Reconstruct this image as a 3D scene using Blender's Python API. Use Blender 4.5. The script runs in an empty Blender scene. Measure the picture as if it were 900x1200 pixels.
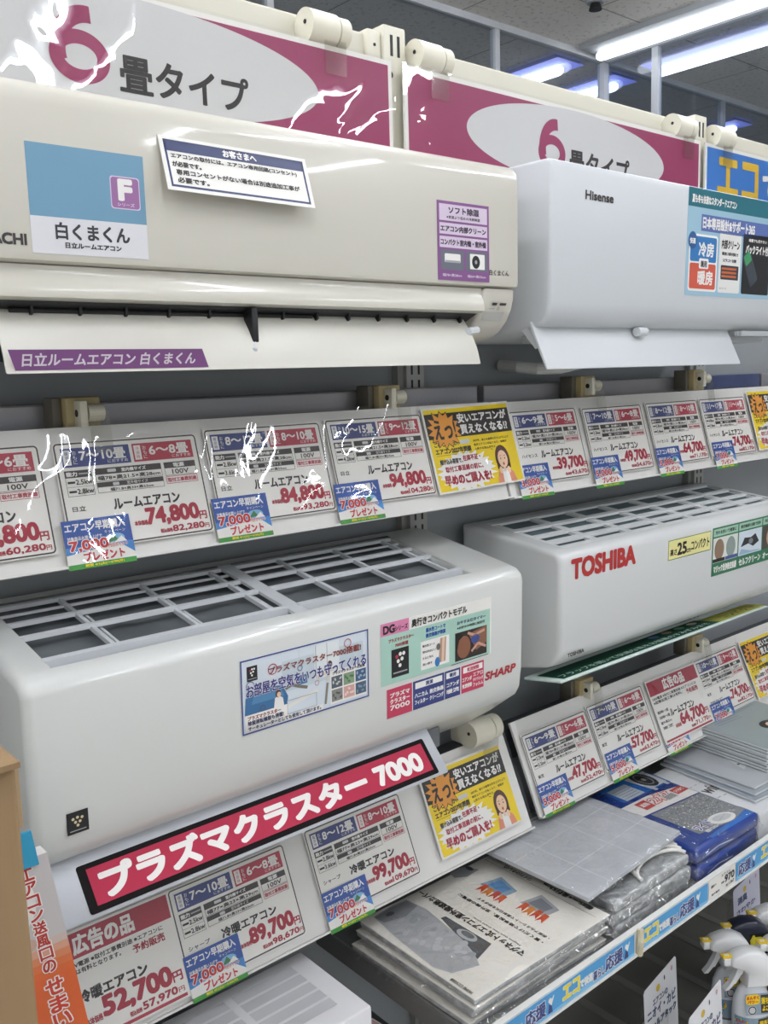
import bpy, math, random
from math import sin, cos, pi, radians, hypot, atan2
from mathutils import Vector, Matrix
random.seed(7)
S = bpy.context.scene
COL = S.collection
H = 1.5            # eye height above the floor; all z below are given from eye level

# ------------------------------------------------------------------ camera
YAW, PITCH, ROLL, FPX = 0.70573618, -0.14573297, -0.02999615, 1089.285
_f = Vector((sin(YAW)*cos(PITCH), cos(YAW)*cos(PITCH), sin(PITCH)))
_r = Vector((cos(YAW), -sin(YAW), 0)); _u = _r.cross(_f)
_r2 = _r*cos(ROLL)+_u*sin(ROLL); _u2 = -_r*sin(ROLL)+_u*cos(ROLL)
cam = bpy.data.cameras.new('camera'); camo = bpy.data.objects.new('camera', cam); COL.objects.link(camo)
cam.sensor_fit = 'HORIZONTAL'; cam.sensor_width = 36; cam.lens = FPX/900*36; cam.clip_start = .05
M = Matrix((( _r2.x, _u2.x, -_f.x, 0), (_r2.y, _u2.y, -_f.y, 0), (_r2.z, _u2.z, -_f.z, H), (0, 0, 0, 1)))
camo.matrix_world = M
S.camera = camo

# ------------------------------------------------------------------ world, light, exposure
W = bpy.data.worlds.new('world'); S.world = W; W.use_nodes = True
W.node_tree.nodes['Background'].inputs[0].default_value = (.95, .98, 1, 1)
W.node_tree.nodes['Background'].inputs[1].default_value = .55
S.view_settings.view_transform = 'Standard'; S.view_settings.look = 'None'
S.view_settings.exposure = .2; S.view_settings.gamma = 1; S.view_settings.use_curve_mapping = False
TUBE = 42.0        # emission of the ceiling tubes

# ------------------------------------------------------------------ materials
def lin(c):
    c = c/255
    return c/12.92 if c <= .04045 else ((c+.055)/1.055)**2.4
def rgb(h):
    return tuple(lin(int(h[i:i+2], 16)) for i in (0, 2, 4))+(1,)
_m = {}
def mat(h, rough=.5, metal=0, coat=0, emit=0, name=None, spec=.5):
    k = (h, rough, metal, coat, emit, spec)
    if k in _m: return _m[k]
    m = bpy.data.materials.new(name or 'colour_'+h); m.use_nodes = True
    b = m.node_tree.nodes['Principled BSDF']
    b.inputs['Base Color'].default_value = rgb(h); b.inputs['Roughness'].default_value = rough
    b.inputs['Metallic'].default_value = metal; b.inputs['Coat Weight'].default_value = coat
    b.inputs['Coat Roughness'].default_value = .06
    b.inputs['Specular IOR Level'].default_value = spec
    if emit:
        b.inputs['Emission Color'].default_value = rgb(h); b.inputs['Emission Strength'].default_value = emit
    _m[k] = m
    return m
def noisy(name, h1, h2, scale=8, rough=.5, metal=0, bump=0, stretch=(1, 1, 1), lo=.4, hi=.6, coat=0, bscale=None, detail=4):
    m = bpy.data.materials.new(name); m.use_nodes = True; nt = m.node_tree; N = nt.nodes; L = nt.links
    b = N['Principled BSDF']; b.inputs['Roughness'].default_value = rough; b.inputs['Metallic'].default_value = metal
    b.inputs['Coat Weight'].default_value = coat
    tc = N.new('ShaderNodeTexCoord'); mp = N.new('ShaderNodeMapping'); mp.inputs['Scale'].default_value = stretch
    L.new(tc.outputs['Object'], mp.inputs[0])
    n = N.new('ShaderNodeTexNoise'); n.inputs['Scale'].default_value = scale; n.inputs['Detail'].default_value = detail
    L.new(mp.outputs[0], n.inputs['Vector'])
    r = N.new('ShaderNodeValToRGB'); r.color_ramp.elements[0].position = lo; r.color_ramp.elements[1].position = hi
    r.color_ramp.elements[0].color = rgb(h1); r.color_ramp.elements[1].color = rgb(h2)
    L.new(n.outputs['Fac'], r.inputs[0]); L.new(r.outputs[0], b.inputs['Base Color'])
    if bump:
        n2 = n
        if bscale:
            n2 = N.new('ShaderNodeTexNoise'); n2.inputs['Scale'].default_value = bscale; L.new(mp.outputs[0], n2.inputs['Vector'])
        bp = N.new('ShaderNodeBump'); bp.inputs['Strength'].default_value = bump; bp.inputs['Distance'].default_value = .01
        L.new(n2.outputs['Fac'], bp.inputs['Height']); L.new(bp.outputs[0], b.inputs['Normal'])
    return m
def film(name, gloss=.05, rough=.05, tint='ffffff', bump=.0, scale=12, ior=1.45):
    m = bpy.data.materials.new(name); m.use_nodes = True; nt = m.node_tree; N = nt.nodes; L = nt.links
    N.remove(N['Principled BSDF']); out = N['Material Output']
    t = N.new('ShaderNodeBsdfTransparent'); t.inputs[0].default_value = rgb(tint)
    g = N.new('ShaderNodeBsdfGlossy'); g.inputs['Roughness'].default_value = rough
    lw = N.new('ShaderNodeLayerWeight'); lw.inputs['Blend'].default_value = .5
    pw = N.new('ShaderNodeMath'); pw.operation = 'POWER'; pw.inputs[1].default_value = 4; L.new(lw.outputs['Facing'], pw.inputs[0])
    ad = N.new('ShaderNodeMath'); ad.operation = 'MULTIPLY_ADD'; ad.inputs[1].default_value = .5; ad.inputs[2].default_value = .04+gloss; L.new(pw.outputs[0], ad.inputs[0])
    mx = N.new('ShaderNodeMixShader'); L.new(ad.outputs[0], mx.inputs[0]); L.new(t.outputs[0], mx.inputs[1]); L.new(g.outputs[0], mx.inputs[2])
    L.new(mx.outputs[0], out.inputs['Surface'])
    if bump:
        tc = N.new('ShaderNodeTexCoord'); n = N.new('ShaderNodeTexNoise'); n.inputs['Scale'].default_value = scale; n.inputs['Detail'].default_value = 1.5
        n.inputs['Distortion'].default_value = 1.2
        L.new(tc.outputs['Object'], n.inputs['Vector'])
        bp = N.new('ShaderNodeBump'); bp.inputs['Strength'].default_value = bump; bp.inputs['Distance'].default_value = .02
        L.new(n.outputs['Fac'], bp.inputs['Height']); L.new(bp.outputs[0], g.inputs['Normal'])
    return m

WHITE = mat('d5d7d3', .28, coat=.5, name='glossy_white_plastic')
CREAM = mat('d0cdc1', .3, coat=.45, name='glossy_cream_plastic')
COOL = mat('d0d4d7', .45, name='satin_white_plastic')
PAPER = mat('eceae4', .45, name='white_paper')
DARK = mat('1c1d1f', .5, name='black_plastic')
FILTER = noisy('grey_filter_mesh', '54595c', '6f7477', 14, .55, bump=.5, bscale=9, lo=.35, hi=.7)
TEAL = noisy('teal_filter_mesh', '2e4248', '526a70', 10, .4, lo=.35, hi=.65)
STEEL_GREY = noisy('grey_painted_steel', '92979a', '9ba0a3', 3, .5, lo=.3, hi=.7)
BAR = noisy('brushed_steel', '8b9096', 'a39d9e', 5, .42, .55, stretch=(.6, 1, 6), lo=.3, hi=.7)
BLUEBAR = noisy('blue_steel', '39466f', '525c80', 5, .4, .3)
BLACKBAR = mat('3a3d40', .42, name='dark_grey_steel')
BEIGE = mat('d8d5c4', .45, name='beige_painted_metal')
TAN = mat('b7a67a', .4, name='tan_plastic')
IVORY = mat('dcd8c6', .4, name='ivory_plastic')
CLEAR = film('clear_plastic_film', .012, .03, 'fbfbfb', .2, 10)
CLEAR2 = film('clear_sign_sleeve', .012, .02, 'fbfbfb', .12, 8)
TAB = film('clear_tab_plastic', .02, .08, 'f8f8f6')
BAGFILM = film('crinkled_bag_film', .05, .06, 'fdfdfd', .7, 20)
GLASS = film('partition_glass', .02, .01, 'eef2f6')

# ------------------------------------------------------------------ mesh builder
class B:
    def __init__(s):
        s.v = []; s.f = []; s.m = []; s.mats = []
    def mi(s, m):
        if m not in s.mats: s.mats.append(m)
        return s.mats.index(m)
    def add(s, vs, fs, m):
        o = len(s.v); i = s.mi(m)
        s.v.extend(vs); s.f.extend([tuple(o+k for k in f) for f in fs]); s.m.extend([i]*len(fs))
    def hexa(s, O, a, b, c, m):
        O, a, b, c = map(Vector, (O, a, b, c))
        p = [O, O+a, O+a+b, O+b]; p = p+[q+c for q in p]
        fs = [(0, 3, 2, 1), (4, 5, 6, 7), (0, 1, 5, 4), (1, 2, 6, 5), (2, 3, 7, 6), (3, 0, 4, 7)]
        if a.cross(b).dot(c) < 0: fs = [f[::-1] for f in fs]
        s.add([tuple(q) for q in p], fs, m)
    def box(s, x0, x1, y0, y1, z0, z1, m):
        s.hexa((x0, y0, z0), (x1-x0, 0, 0), (0, y1-y0, 0), (0, 0, z1-z0), m)
    def bbox(s, x0, x1, y0, y1, z0, z1, m, r=.004, n=3):
        """box whose four upright edges and top and bottom rims are rounded"""
        ring = []
        for cx, cy, a0 in ((x1-r, y1-r, 0), (x0+r, y1-r, 90), (x0+r, y0+r, 180), (x1-r, y0+r, 270)):
            for k in range(n+1):
                a = radians(a0+90*k/n); ring.append((cx, cy, cos(a), sin(a)))
        rows = [(z0, r)]+[(z0+r-r*cos(pi/2*k/n), r-r*sin(pi/2*k/n)) for k in range(1, n+1)]
        rows += [(z1-r+r*sin(pi/2*k/n), r-r*cos(pi/2*k/n)) for k in range(0, n)]+[(z1, r)]
        N = len(ring); vs = []; fs = []
        for z, ins in rows:
            for cx, cy, dx, dy in ring: vs.append((cx+dx*(r-ins), cy+dy*(r-ins), z))
        for j in range(len(rows)-1):
            for i in range(N): fs.append((j*N+i, j*N+(i+1) % N, (j+1)*N+(i+1) % N, (j+1)*N+i))
        fs.append(tuple(range(N-1, -1, -1))); fs.append(tuple((len(rows)-1)*N+i for i in range(N)))
        s.add(vs, fs, m)
    def cyl(s, a, b, r, m, n=20, r2=None, cap=True):
        a = Vector(a); b = Vector(b); d = (b-a).normalized(); r2 = r if r2 is None else r2
        u = d.orthogonal().normalized(); w = d.cross(u)
        vs = []
        for q, rr in ((a, r), (b, r2)):
            for k in range(n):
                t = 2*pi*k/n; vs.append(tuple(q+u*cos(t)*rr+w*sin(t)*rr))
        fs = [(k, (k+1) % n, n+(k+1) % n, n+k) for k in range(n)]
        if cap: fs += [tuple(range(n-1, -1, -1)), tuple(range(n, 2*n))]
        s.add(vs, fs, m)
    def tube(s, pts, r, m, n=8):
        pts = [Vector(p) for p in pts]; vs = []; fs = []
        up = Vector((0.1, 0.2, 1))
        for i, p in enumerate(pts):
            d = (pts[min(i+1, len(pts)-1)]-pts[max(i-1, 0)]).normalized()
            u = d.cross(up).normalized(); w = d.cross(u)
            for k in range(n):
                t = 2*pi*k/n; vs.append(tuple(p+u*cos(t)*r+w*sin(t)*r))
        for i in range(len(pts)-1):
            for k in range(n): fs.append((i*n+k, i*n+(k+1) % n, (i+1)*n+(k+1) % n, (i+1)*n+k))
        fs += [tuple(range(n-1, -1, -1)), tuple((len(pts)-1)*n+k for k in range(n))]
        s.add(vs, fs, m)
    def lathe(s, c, prof, m, n=24, sx=1, sy=1):
        vs = []; fs = []
        for r, z in prof:
            for k in range(n):
                t = 2*pi*k/n; vs.append((c[0]+r*cos(t)*sx, c[1]+r*sin(t)*sy, c[2]+z))
        for j in range(len(prof)-1):
            for k in range(n): fs.append((j*n+k, j*n+(k+1) % n, (j+1)*n+(k+1) % n, (j+1)*n+k))
        fs += [tuple(range(n-1, -1, -1)), tuple((len(prof)-1)*n+k for k in range(n))]
        s.add(vs, fs, m)
    def prism(s, pts, x0, x1, m, rnd=0, n=3, hole=None, closed=True):
        """(y,z) outline extruded along x, its two ends rounded by rnd; hole = (segments, xa, xb) left open"""
        N = len(pts); A = sum(pts[i][0]*pts[(i+1) % N][1]-pts[(i+1) % N][0]*pts[i][1] for i in range(N))
        sg = 1 if A > 0 else -1
        nr = []
        for i in range(N):
            a = Vector(pts[i-1]); b = Vector(pts[i]); c = Vector(pts[(i+1) % N])
            d1 = (b-a).normalized(); d2 = (c-b).normalized()
            n1 = Vector((d1.y, -d1.x))*sg; n2 = Vector((d2.y, -d2.x))*sg
            q = (n1+n2); q = q/max(.4, 1+n1.dot(n2)); nr.append(q)
        rings = []
        if rnd:
            for k in range(n+1):
                t = pi/2*k/n; rings.append((x0+rnd*(1-sin(t)), rnd*(1-cos(t))))
            rings = [(x0+rnd*(1-sin(pi/2*k/n)), rnd*(1-cos(pi/2*k/n))) for k in range(n, -1, -1)]
        else: rings = [(x0, 0)]
        if rnd: rings = [(x0+rnd-rnd*cos(pi/2*k/n), rnd-rnd*sin(pi/2*k/n)) for k in range(n+1)]
        if hole: rings += [(hole[1], 0), (hole[2], 0)]
        if rnd: rings += [(x1-rnd+rnd*cos(pi/2*k/n), rnd-rnd*sin(pi/2*k/n)) for k in range(n, -1, -1)]
        else: rings += [(x1, 0)]
        vs = []; fs = []
        for x, ins in rings:
            for i in range(N): vs.append((x, pts[i][0]-nr[i].x*ins, pts[i][1]-nr[i].y*ins))
        for j in range(len(rings)-1):
            mid = (rings[j][0]+rings[j+1][0])/2
            for i in range(N):
                if hole and i in hole[0] and hole[1] < mid < hole[2]: continue
                q = (j*N+i, (j+1)*N+i, (j+1)*N+(i+1) % N, j*N+(i+1) % N)
                fs.append(q if sg < 0 else q[::-1])
        e = tuple(range(N)); fs.append(e if sg < 0 else e[::-1])
        e = tuple((len(rings)-1)*N+i for i in range(N)); fs.append(e[::-1] if sg < 0 else e)
        s.add(vs, fs, m)
    def build(s, name, parent=None, smooth=None):
        if parent is None:
            xs = [p[0] for p in s.v]; ys = [p[1] for p in s.v]; zs = [p[2] for p in s.v]
            o = Vector(((min(xs)+max(xs))/2, (min(ys)+max(ys))/2, min(zs)))
        else:
            o = Vector((0, 0, 0)); q = parent
            while q is not None:
                o += q.location; q = q.parent
            o.z -= H
        me = bpy.data.meshes.new(name)
        me.from_pydata([(p[0]-o.x, p[1]-o.y, p[2]-o.z) for p in s.v], [], s.f)
        for m in s.mats: me.materials.append(m)
        me.polygons.foreach_set('material_index', s.m)
        if smooth:
            me.polygons.foreach_set('use_smooth', [True]*len(s.f)); me.update(); me.set_sharp_from_angle(angle=radians(smooth))
        me.update()
        ob = bpy.data.objects.new(name, me); COL.objects.link(ob)
        if parent is None: ob.location = (o.x, o.y, o.z+H)
        else: ob.parent = parent
        return ob

def thing(name, label, cat, loc, group=None):
    o = bpy.data.objects.new(name, None); COL.objects.link(o); o.empty_display_size = .05
    o.location = (loc[0], loc[1], loc[2]+H); o['label'] = label; o['category'] = cat
    if group: o['group'] = group
    return o
def tag(o, label, cat, group=None, kind=None):
    if label: o['label'] = label
    if cat: o['category'] = cat
    if group: o['group'] = group
    if kind: o['kind'] = kind
    return o
def struct(o, label=None):
    o['kind'] = 'structure'
    if label: o['label'] = label; o['category'] = o.name.split('_')[0].split('.')[0]
    return o
def copy_thing(o, loc, label):
    c = o.copy(); COL.objects.link(c); c.location = (loc[0], loc[1], loc[2]+H); c['label'] = label
    for ch in list(o.children):
        d = ch.copy(); COL.objects.link(d); d.parent = c
        for g in list(ch.children):
            e = g.copy(); COL.objects.link(e); e.parent = d
    return c

# ------------------------------------------------------------------ printing on surfaces
class Frame:
    """origin, right and up directions; local units are millimetres"""
    def __init__(s, O, u, v, k=.001):
        s.O = Vector(O); s.u = Vector(u).normalized(); s.v = Vector(v).normalized()
        s.n = s.u.cross(s.v).normalized(); s.k = k
    def pt(s, x, y, h):
        return tuple(s.O+s.u*(x*s.k)+s.v*(y*s.k)+s.n*(h*.001))
    def sub(s, x, y, ang=0, k=1):
        a = radians(ang); return Frame(s.pt(x, y, 0), s.u*cos(a)+s.v*sin(a), s.v*cos(a)-s.u*sin(a), s.k*k)
class CylFrame:
    """wrap on an upright elliptic cylinder: x is arc length from the angle a0"""
    def __init__(s, c, z0, rx, ry, a0, k=.001):
        s.c = c; s.z0 = z0; s.rx = rx; s.ry = ry; s.a0 = a0; s.k = k
    def pt(s, x, y, h):
        a = s.a0+x*s.k/((s.rx+s.ry)/2); e = h*.001
        return (s.c[0]+(s.rx+e)*cos(a), s.c[1]+(s.ry+e)*sin(a), s.z0+y*s.k)
_g = {}
def glyph(t, res):
    if (t, res) in _g: return _g[(t, res)]
    c = bpy.data.curves.new('lettering', 'FONT'); c.body = t; c.size = 1; c.resolution_u = res
    o = bpy.data.objects.new('lettering', c)
    me = bpy.data.meshes.new_from_object(o)
    vs = [(v.co.x, v.co.y) for v in me.vertices]; fs = []
    for p in me.polygons:
        q = tuple(p.vertices)
        a = sum(vs[q[i-1]][0]*vs[q[i]][1]-vs[q[i]][0]*vs[q[i-1]][1] for i in range(len(q)))
        fs.append(q if a >= 0 else q[::-1])
    bpy.data.meshes.remove(me); bpy.data.objects.remove(o); bpy.data.curves.remove(c)
    if not vs: vs = [(0, 0)]
    bb = (min(v[0] for v in vs), min(v[1] for v in vs), max(v[0] for v in vs), max(v[1] for v in vs))
    _g[(t, res)] = (vs, fs, bb); return _g[(t, res)]
LAY = .14
def text(b, fr, t, x0, y0, x1, y1, m, lay=3, bold=0, res=2, skew=0, n=None):
    vs, fs, bb = glyph(t, res)
    sx = (x1-x0)/max(1e-6, bb[2]-bb[0]); sy = (y1-y0)/max(1e-6, bb[3]-bb[1])
    sh = [(0, 0)]
    if bold:
        sh = [(bold*i, bold*j) for i, j in ((-.8, -.8), (.8, -.8), (.8, .8), (-.8, .8))]
        if bold >= 1.2 or n: sh += [(bold*i, bold*j) for i, j in ((1, 0), (-1, 0), (0, 1), (0, -1), (.9, .4), (-.9, .4), (.9, -.4), (-.9, -.4))]
    for i, (dx, dy) in enumerate(sh):
        b.add([fr.pt(x0+dx+(v[0]-bb[0])*sx+skew*(v[1]-bb[1])*sy, y0+dy+(v[1]-bb[1])*sy, lay*LAY+i*.004) for v in vs], fs, m)
def vtext(b, fr, t, xc, ytop, size, m, lay=3, bold=0, step=1.0, res=2):
    for i, ch in enumerate(t):
        y = ytop-size*(i*step+1)
        if ch in 'ー〜～-': rect(b, fr, xc-size*.07, y+size*.1, xc+size*.07, y+size*.9, m, lay); continue
        s = .42
        if ch in 'ぃっゃょァィッャュョ': s = .32
        text(b, fr, ch, xc-size*s, y+size*.05, xc+size*s, y+size*.92*(s/.42), m, lay, bold, res)
def rect(b, fr, x0, y0, x1, y1, m, lay=1):
    h = lay*LAY; b.add([fr.pt(x0, y0, h), fr.pt(x1, y0, h), fr.pt(x1, y1, h), fr.pt(x0, y1, h)], [(0, 1, 2, 3)], m)
def poly(b, fr, pts, m, lay=1):
    a = sum(pts[i-1][0]*pts[i][1]-pts[i][0]*pts[i-1][1] for i in range(len(pts)))
    if a < 0: pts = pts[::-1]
    b.add([fr.pt(p[0], p[1], lay*LAY) for p in pts], [tuple(range(len(pts)))], m)
def ell(b, fr, cx, cy, rx, ry, m, lay=1, n=28, rot=0):
    c, s = cos(radians(rot)), sin(radians(rot))
    poly(b, fr, [(cx+rx*cos(2*pi*k/n)*c-ry*sin(2*pi*k/n)*s, cy+rx*cos(2*pi*k/n)*s+ry*sin(2*pi*k/n)*c) for k in range(n)], m, lay)
def rpts(x0, y0, x1, y1, r, n=4):
    o = []
    for cx, cy, a0 in ((x1-r, y1-r, 0), (x0+r, y1-r, 90), (x0+r, y0+r, 180), (x1-r, y0+r, 270)):
        for k in range(n+1):
            a = radians(a0+90*k/n); o.append((cx+r*cos(a), cy+r*sin(a)))
    return o
def rrect(b, fr, x0, y0, x1, y1, r, m, lay=1): poly(b, fr, rpts(x0, y0, x1, y1, r), m, lay)
def ring(b, fr, x0, y0, x1, y1, w, m, lay=2, r=.01):
    o = rpts(x0, y0, x1, y1, max(r, .01)); i = rpts(x0+w, y0+w, x1-w, y1-w, max(r-w, .005)); N = len(o); h = lay*LAY
    b.add([fr.pt(p[0], p[1], h) for p in o+i], [(k, (k+1) % N, N+(k+1) % N, N+k) for k in range(N)], m)
def ering(b, fr, cx, cy, r, w, m, lay=2, n=28, ry=None):
    ry = ry or r; o = [(cx+r*cos(2*pi*k/n), cy+ry*sin(2*pi*k/n)) for k in range(n)]; i = [(cx+(r-w)*cos(2*pi*k/n), cy+(ry-w)*sin(2*pi*k/n)) for k in range(n)]
    b.add([fr.pt(p[0], p[1], lay*LAY) for p in o+i], [(k, (k+1) % n, n+(k+1) % n, n+k) for k in range(n)], m)
def stroke(b, fr, pts, w, m, lay=2):
    for p, q in zip(pts, pts[1:]):
        d = hypot(q[0]-p[0], q[1]-p[1]) or 1; nx, ny = -(q[1]-p[1])/d*w/2, (q[0]-p[0])/d*w/2
        poly(b, fr, [(p[0]+nx, p[1]+ny), (q[0]+nx, q[1]+ny), (q[0]-nx, q[1]-ny), (p[0]-nx, p[1]-ny)], m, lay)
def burst(b, fr, cx, cy, rx, ry, m, lay, n=14, inner=.74, seed=0):
    rd = random.Random(seed); p = []
    for k in range(2*n):
        q = (1 if k % 2 == 0 else inner)*(1+rd.uniform(-.06, .06)); a = pi*k/n
        p.append((cx+rx*q*cos(a), cy+ry*q*sin(a)))
    poly(b, fr, p, m, lay)
def slab(b, fr, w, h, t, m, r=0):
    """sheet of thickness t mm lying behind the frame's own plane"""
    k = fr.k*1000
    b.hexa(fr.pt(0, 0, -t), fr.u*(w*fr.k), fr.v*(h*fr.k), fr.n*(t*.001), m)

K = mat('231f20', .5); KS = mat('3d3837', .5); NAVY = mat('36427f', .45); CRIM = mat('b5344a', .45); RED = mat('a51f36', .45)
PW = mat('f0eeea', .45); YEL = mat('f1d312', .45); ORA = mat('e59a35', .45); GRN = mat('3f8f3a', .45); SKY = mat('2f7fc4', .45)
BLU = mat('2450a4', .45); LBL = mat('a9c6da', .45); GRY = mat('a9abad', .5); LGR = mat('cfd1d1', .5); PUR = mat('85548c', .45); BRN = mat('5d3b33', .5)
SKIN = mat('f0c9a8', .5); MAG = mat('962b5a', .45); TEALP = mat('1f6d7c', .45); PNK = mat('dd86ad', .45); MINT = mat('a9cfc0', .45); ROSE = mat('c43d5c', .45)

# ================================================================== THE ROOM
b = B(); b.box(-5, 12, -5, 12, -H-.1, -H, noisy('pale_floor_vinyl', 'b9b7b1', 'c8c6c0', 2, .4)); struct(b.build('floor'))
def ceil_mat():
    m = bpy.data.materials.new('fissured_ceiling_tile'); m.use_nodes = True; nt = m.node_tree; N = nt.nodes; L = nt.links
    bs = N['Principled BSDF']; bs.inputs['Roughness'].default_value = .9
    tc = N.new('ShaderNodeTexCoord')
    n = N.new('ShaderNodeTexNoise'); n.inputs['Scale'].default_value = 42; n.inputs['Detail'].default_value = 3; L.new(tc.outputs['Object'], n.inputs['Vector'])
    r = N.new('ShaderNodeValToRGB'); r.color_ramp.elements[0].position = .34; r.color_ramp.elements[1].position = .44
    r.color_ramp.elements[0].color = rgb('c2bfb8'); r.color_ramp.elements[1].color = rgb('e2dfd8'); L.new(n.outputs['Fac'], r.inputs[0])
    br = N.new('ShaderNodeTexBrick'); br.offset = .5; br.inputs['Scale'].default_value = 1; br.inputs['Mortar Size'].default_value = .004
    br.inputs['Brick Width'].default_value = .91; br.inputs['Row Height'].default_value = .455; br.inputs['Mortar'].default_value = rgb('9b9893')
    L.new(tc.outputs['Object'], br.inputs['Vector']); L.new(r.outputs[0], br.inputs['Color1']); L.new(r.outputs[0], br.inputs['Color2'])
    L.new(br.outputs['Color'], bs.inputs['Base Color'])
    return m
b = B(); b.box(-5, 12, -5, 12, 1.53, 1.6, ceil_mat()); struct(b.build('ceiling'))
b = B(); b.box(-5, 12, 11.9, 12, -H, 1.53, mat('a8aab0', .7)); struct(b.build('wall_back'))
b = B(); b.box(11.9, 12, -5, 11.9, -H, 1.53, mat('a8aab0', .7)); struct(b.build('wall_right'))

# ceiling lamps
TUBEM = mat('f4f8ff', .4, emit=3.2, name='lit_tube'); AISLE = mat('f6f8ff', .4, emit=TUBE, name='lit_aisle_tube'); HALO = mat('8892ec', .5, emit=.6, name='lit_blue_edge_diffuser'); HOUS = mat('a5a9ac', .6)
def lamp(x, y0, y1, label, halo=True, grp='ceiling tube lamps', tm=None):
    t = thing('ceiling_lamp', label, 'lamp', (x, y0, 1.53), grp)
    c = B(); c.prism([(-.1, 0), (.1, 0), (.085, -.02), (-.085, -.02)], y0-.03, y1+.03, HOUS)
    c.v = [(x+q[1], q[0], 1.53+q[2]) for q in c.v]; c.f = [f[::-1] for f in c.f]; c.build('housing', t)
    c = B(); n = 12; pr = []
    c.lathe((0, 0, 0), [(.001, 0), (.013, .006), (.022, .02), (.024, .04), (.024, y1-y0-.04), (.022, y1-y0-.02), (.013, y1-y0-.006), (.001, y1-y0)], tm or TUBEM, 16)
    c.v = [(x+q[0], y0+q[2], 1.484+q[1]) for q in c.v]; c.f = [f[::-1] for f in c.f]; c.build('tube', t, 60)
    if halo:
        c = B(); c.box(x-.105, x+.105, y0-.05, y1+.02, 1.5085, 1.5098, HALO); c.build('diffuser', t)  # glowing sheet added to paint the blue halo around tubes behind glass
    return t
lamp(3.9, 1.68, 2.9, 'long bright ceiling tube nearest, in front of the glass partition', False)
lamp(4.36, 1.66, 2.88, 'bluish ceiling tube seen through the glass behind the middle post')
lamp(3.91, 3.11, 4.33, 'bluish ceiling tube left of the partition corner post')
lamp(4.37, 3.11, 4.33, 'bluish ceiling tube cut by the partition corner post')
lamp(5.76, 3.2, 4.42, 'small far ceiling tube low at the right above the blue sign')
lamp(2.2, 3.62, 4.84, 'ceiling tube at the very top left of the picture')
k = 0
for y in (-2.6, -.9, .75):
    for x in (-1.2, .3, 1.8, 3.4):
        k += 1
        lamp(x, y, y+1.22, 'ceiling tube over the aisle, overhead out of the picture', False, 'tubes over the aisle', AISLE)
t = thing('glow_board', 'glowing board added for a blurred bright patch far away under the small tube', 'board', (7.2, 5.12, 1.02))  # emissive board and hangers added to draw a blurred bright patch
b = B(); b.box(6.6, 7.8, 5.1, 5.14, 1.02, 1.2, mat('cfd8ff', .5, emit=1.6)); b.build('glow_face', t)
for x in (6.8, 7.6): b = B(); b.box(x-.01, x+.01, 5.11, 5.13, 1.2, 1.53, HOUS); b.build('hanger', t)
c = thing('sprinkler_head', 'small dark sprinkler head in the ceiling', 'sprinkler', (3.42, 2.55, 1.53))
b = B(); b.cyl((3.42, 2.55, 1.53), (3.42, 2.55, 1.515), .045, HOUS, 20, .035); b.build('flange', c)
b = B(); b.cyl((3.42, 2.55, 1.515), (3.42, 2.55, 1.49), .02, DARK, 14, .028); b.build('nozzle', c)

# glass partition under the ceiling: rails, posts, panes
ALU = noisy('aluminium_profile', 'b9bcc0', 'c6c9cc', 4, .45)
t = thing('glass_partition', 'aluminium framed glass partition running along the back and turning a corner', 'partition', (3, 2.98, 1.53))
def bar3(x0, x1, y0, y1, z0, z1, nm, m=ALU):
    q = B(); q.box(x0, x1, y0, y1, z0, z1, m); return q.build(nm, t)
bar3(-1, 6.9, 2.96, 3.0, 1.502, 1.53, 'top_rail'); bar3(4.045, 4.095, .6, 2.955, 1.502, 1.53, 'top_rail')
for x in (2.06, 3.27, 5.19): bar3(x-.0145, x+.0145, 2.964, 2.996, -.2, 1.502, 'post')
bar3(4.043, 4.085, 2.96, 3.0, -.2, 1.502, 'post'); bar3(4.055, 4.089, 2.663, 2.697, -.2, 1.502, 'post')
for xa, xb in ((.9, 2.043), (2.077, 3.253), (3.287, 4.03), (4.085, 5.173), (5.207, 6.3)): bar3(xa, xb, 2.977, 2.983, -.2, 1.502, 'pane', GLASS)
for ya, yb in ((1.5, 2.66), (2.7, 2.955)): bar3(4.069, 4.075, ya, yb, -.2, 1.502, 'pane', GLASS)

# ================================================================== GONDOLA
XL, XR = -.25, 2.9
b = B(); b.box(XL, XR, 1.2, 1.215, -H, .52, STEEL_GREY); tag(b.build('shelf_back_panel'), 'grey steel back panel behind the air conditioners', 'panel')
b = B(); b.box(XL, XR, .72, 1.2, -1.40, -1.36, noisy('dark_ribbed_deck', '72706a', '7f7d77', 3, .55))
for i in range(26):
    x = XL+.06+i*.12; b.box(x, x+.02, .73, 1.19, -1.36, -1.358, mat('8a8882', .5))
b.box(XL, XR, .74, .76, -H, -1.40, mat('3a3c3e', .5)); tag(b.build('base_deck'), 'dark grey ribbed bottom deck under the spray bottles', 'deck')
def slots(q, x, y, z0, z1):
    z = z0
    while z < z1:
        for dx in (-.008, .008): q.box(x+dx-.002, x+dx+.002, y-.0006, y, z, z+.016, DARK)
        z += .025
for i, (x, lb) in enumerate(((.18, 'slotted upright at the far left behind the price rail'), (1.083, 'slotted grey upright between the left and right air conditioners'), (1.985, 'slotted grey upright on the right behind the blue steel bar'))):
    b = B(); b.box(x-.02, x+.02, 1.178, 1.2, -H+.1, .47, mat('a9aaa6', .45)); b.box(x-.034, x-.02, 1.185, 1.2, -H+.1, .47, mat('94958f', .45))
    slots(b, x, 1.178, -1.2, .44); tag(b.build('slotted_upright'), lb, 'upright', 'slotted uprights of the shelf')

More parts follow.
